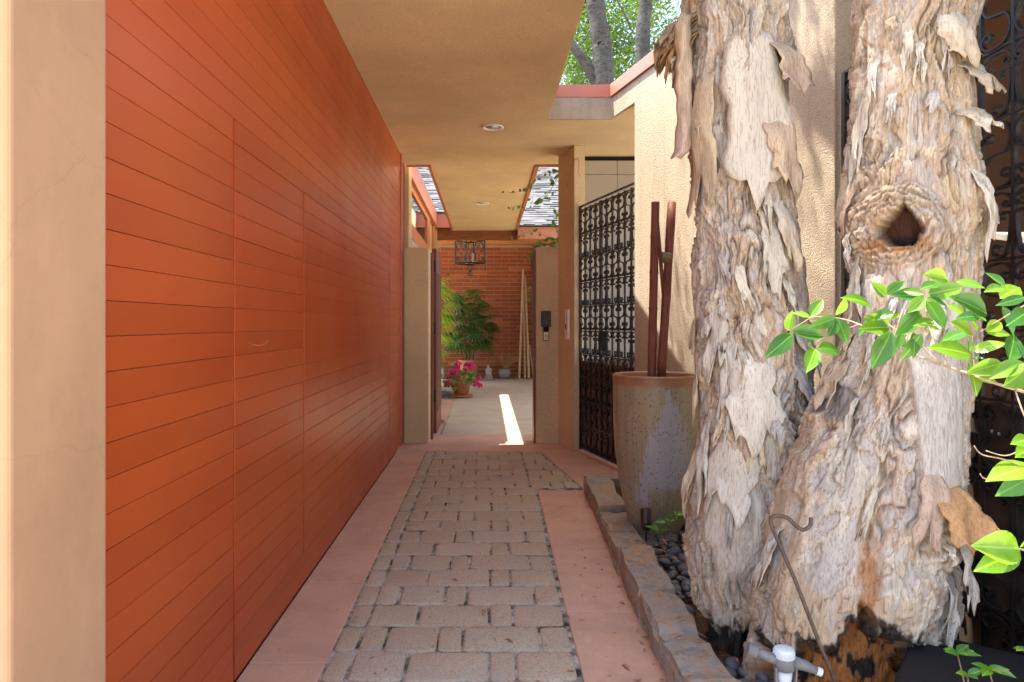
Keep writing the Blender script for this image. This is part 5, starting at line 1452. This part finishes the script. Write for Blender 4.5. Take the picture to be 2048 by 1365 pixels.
vine([(1124,405,9.1),(1114,430,9.1),(1112,455,9.1),(1118,480,9.05),(1108,490,9.0)], 20, .075, .08)
vine([(1122,480,9.0),(1100,488,9.0),(1080,492,9.0),(1064,500,9.0),(1062,520,9.1),(1064,545,9.1)], 26, .07, .07)
vine([(1064,500,9.1),(1068,560,9.2),(1063,600,9.2),(1066,660,9.2)], 10, .06, .03, .0025)
vine([(1105,480,9.0),(1085,470,9.1),(1066,462,9.2),(1045,470,9.3),(1030,478,9.4)], 12, .055, .05, .0025)
# dry tendrils on the column
dv = empty('dry_tendril', at(1150, 350, 8.2), 'dried brown vine tendril clinging to the stucco column', 'vine')
tm = MB()
for pts in (((1148,318),(1142,335),(1137,360),(1134,378)), ((1146,320),(1152,318),(1158,326),(1156,345),(1160,352)), ((1150,320),(1156,316),(1158,322))):
    tm.tube(catmull([at(px, py, 8.22+ (0.02 if px > 1150 else .10))-dv.location for px, py in pts], 4), .0025, 5)
tm.build('tendril', M['stem'], dv)

# ================================================================== BACKGROUND TREES
def bg_tree(loc, label, trunk_paths, blobs, nleaf, size, seed, mat='leaf_crown'):
    t_ = empty('garden_tree', loc, label, 'tree', 'trees beyond the roofs'); L0 = Vector(loc)
    for pts, r0, r1, nm in trunk_paths:
        q = catmull([Vector(p)-L0 for p in pts], 6); n = len(q); m = MB()
        m.tube(q, [(r0+(r1-r0)*i/(n-1))*(1+.05*math.sin(i*1.7+seed)) for i in range(n)], 14).build(nm, M['tgrey'], t_, True)
    leaf_cloud('crown', blobs, nleaf, size, M[mat], t_, seed)
    return t_
YT = 13.0
P = lambda px, py, Y=YT: tuple(at(px, py, Y))
r1 = random.Random(21)
def blobs(x0, x1, y0, y1, Ya, Yb, n, r0, r1_):
    return [(*at(r1.uniform(x0, x1), r1.uniform(y0, y1), r1.uniform(Ya, Yb)), r1.uniform(r0, r1_)) for _ in range(n)]
g0 = at(1205, 170, YT); 
bg_tree((g0.x, YT, 0), 'grey trunked leafy tree rising above the red parapet with a leaning limb', [([(g0.x+.02, YT, 0), P(1206, 170), P(1201, 80), P(1190, 0), P(1180, -120), P(1150, -400)], .21, .13, 'trunk'), ([P(1200, 175), P(1172, 130), P(1148, 95), P(1100, 40), P(1050, -60)], .11, .06, 'limb'), ([P(1148, 100), P(1165, 85), P(1180, 60)], .02, .012, 'limb')], blobs(1050, 1330, -260, 175, 15.6, 20, 40, .5, 1.0), 26000, .10, 4)
g1_ = at(1292, 100, 14.5)
bg_tree((g1_.x, 14.5, 0), 'straight grey trunked tree behind the bark strip of the front tree', [([(g1_.x-.05, 14.5, 0), tuple(at(1285, 120, 14.5)), tuple(at(1292, 0, 14.5)), tuple(at(1300, -300, 14.5))], .17, .11, 'trunk'), ([tuple(at(1262,60,14.4)), tuple(at(1250,30,14.4)), tuple(at(1228,-10,14.4))], .02, .015, 'limb')], blobs(1130, 1420, -200, 190, 17, 23, 36, .6, 1.1), 22000, .11, 8)
bg_tree((-3.5, 30, 0), 'leafy tree showing above the left roof ridge', [([(-3.5,30,0),(-3.4,30,5),(-3.2,30,9)], .3, .15, 'trunk')], [(-3.6+r1.uniform(-2.2,2.2), 30+r1.uniform(-2,2), 7.5+r1.uniform(-1.6,3), r1.uniform(.7,1.2)) for _ in range(26)], 6000, .22, 12)
bg_tree((3.2, 29, 0), 'leafy tree showing above the right roof ridge', [([(3.2,29,0),(3.2,29,5),(3.0,29,9)], .3, .15, 'trunk')], [(3.0+r1.uniform(-2.6,2.6), 29+r1.uniform(-2,2), 7.6+r1.uniform(-1.6,3), r1.uniform(.7,1.2)) for _ in range(26)], 6000, .22, 13)
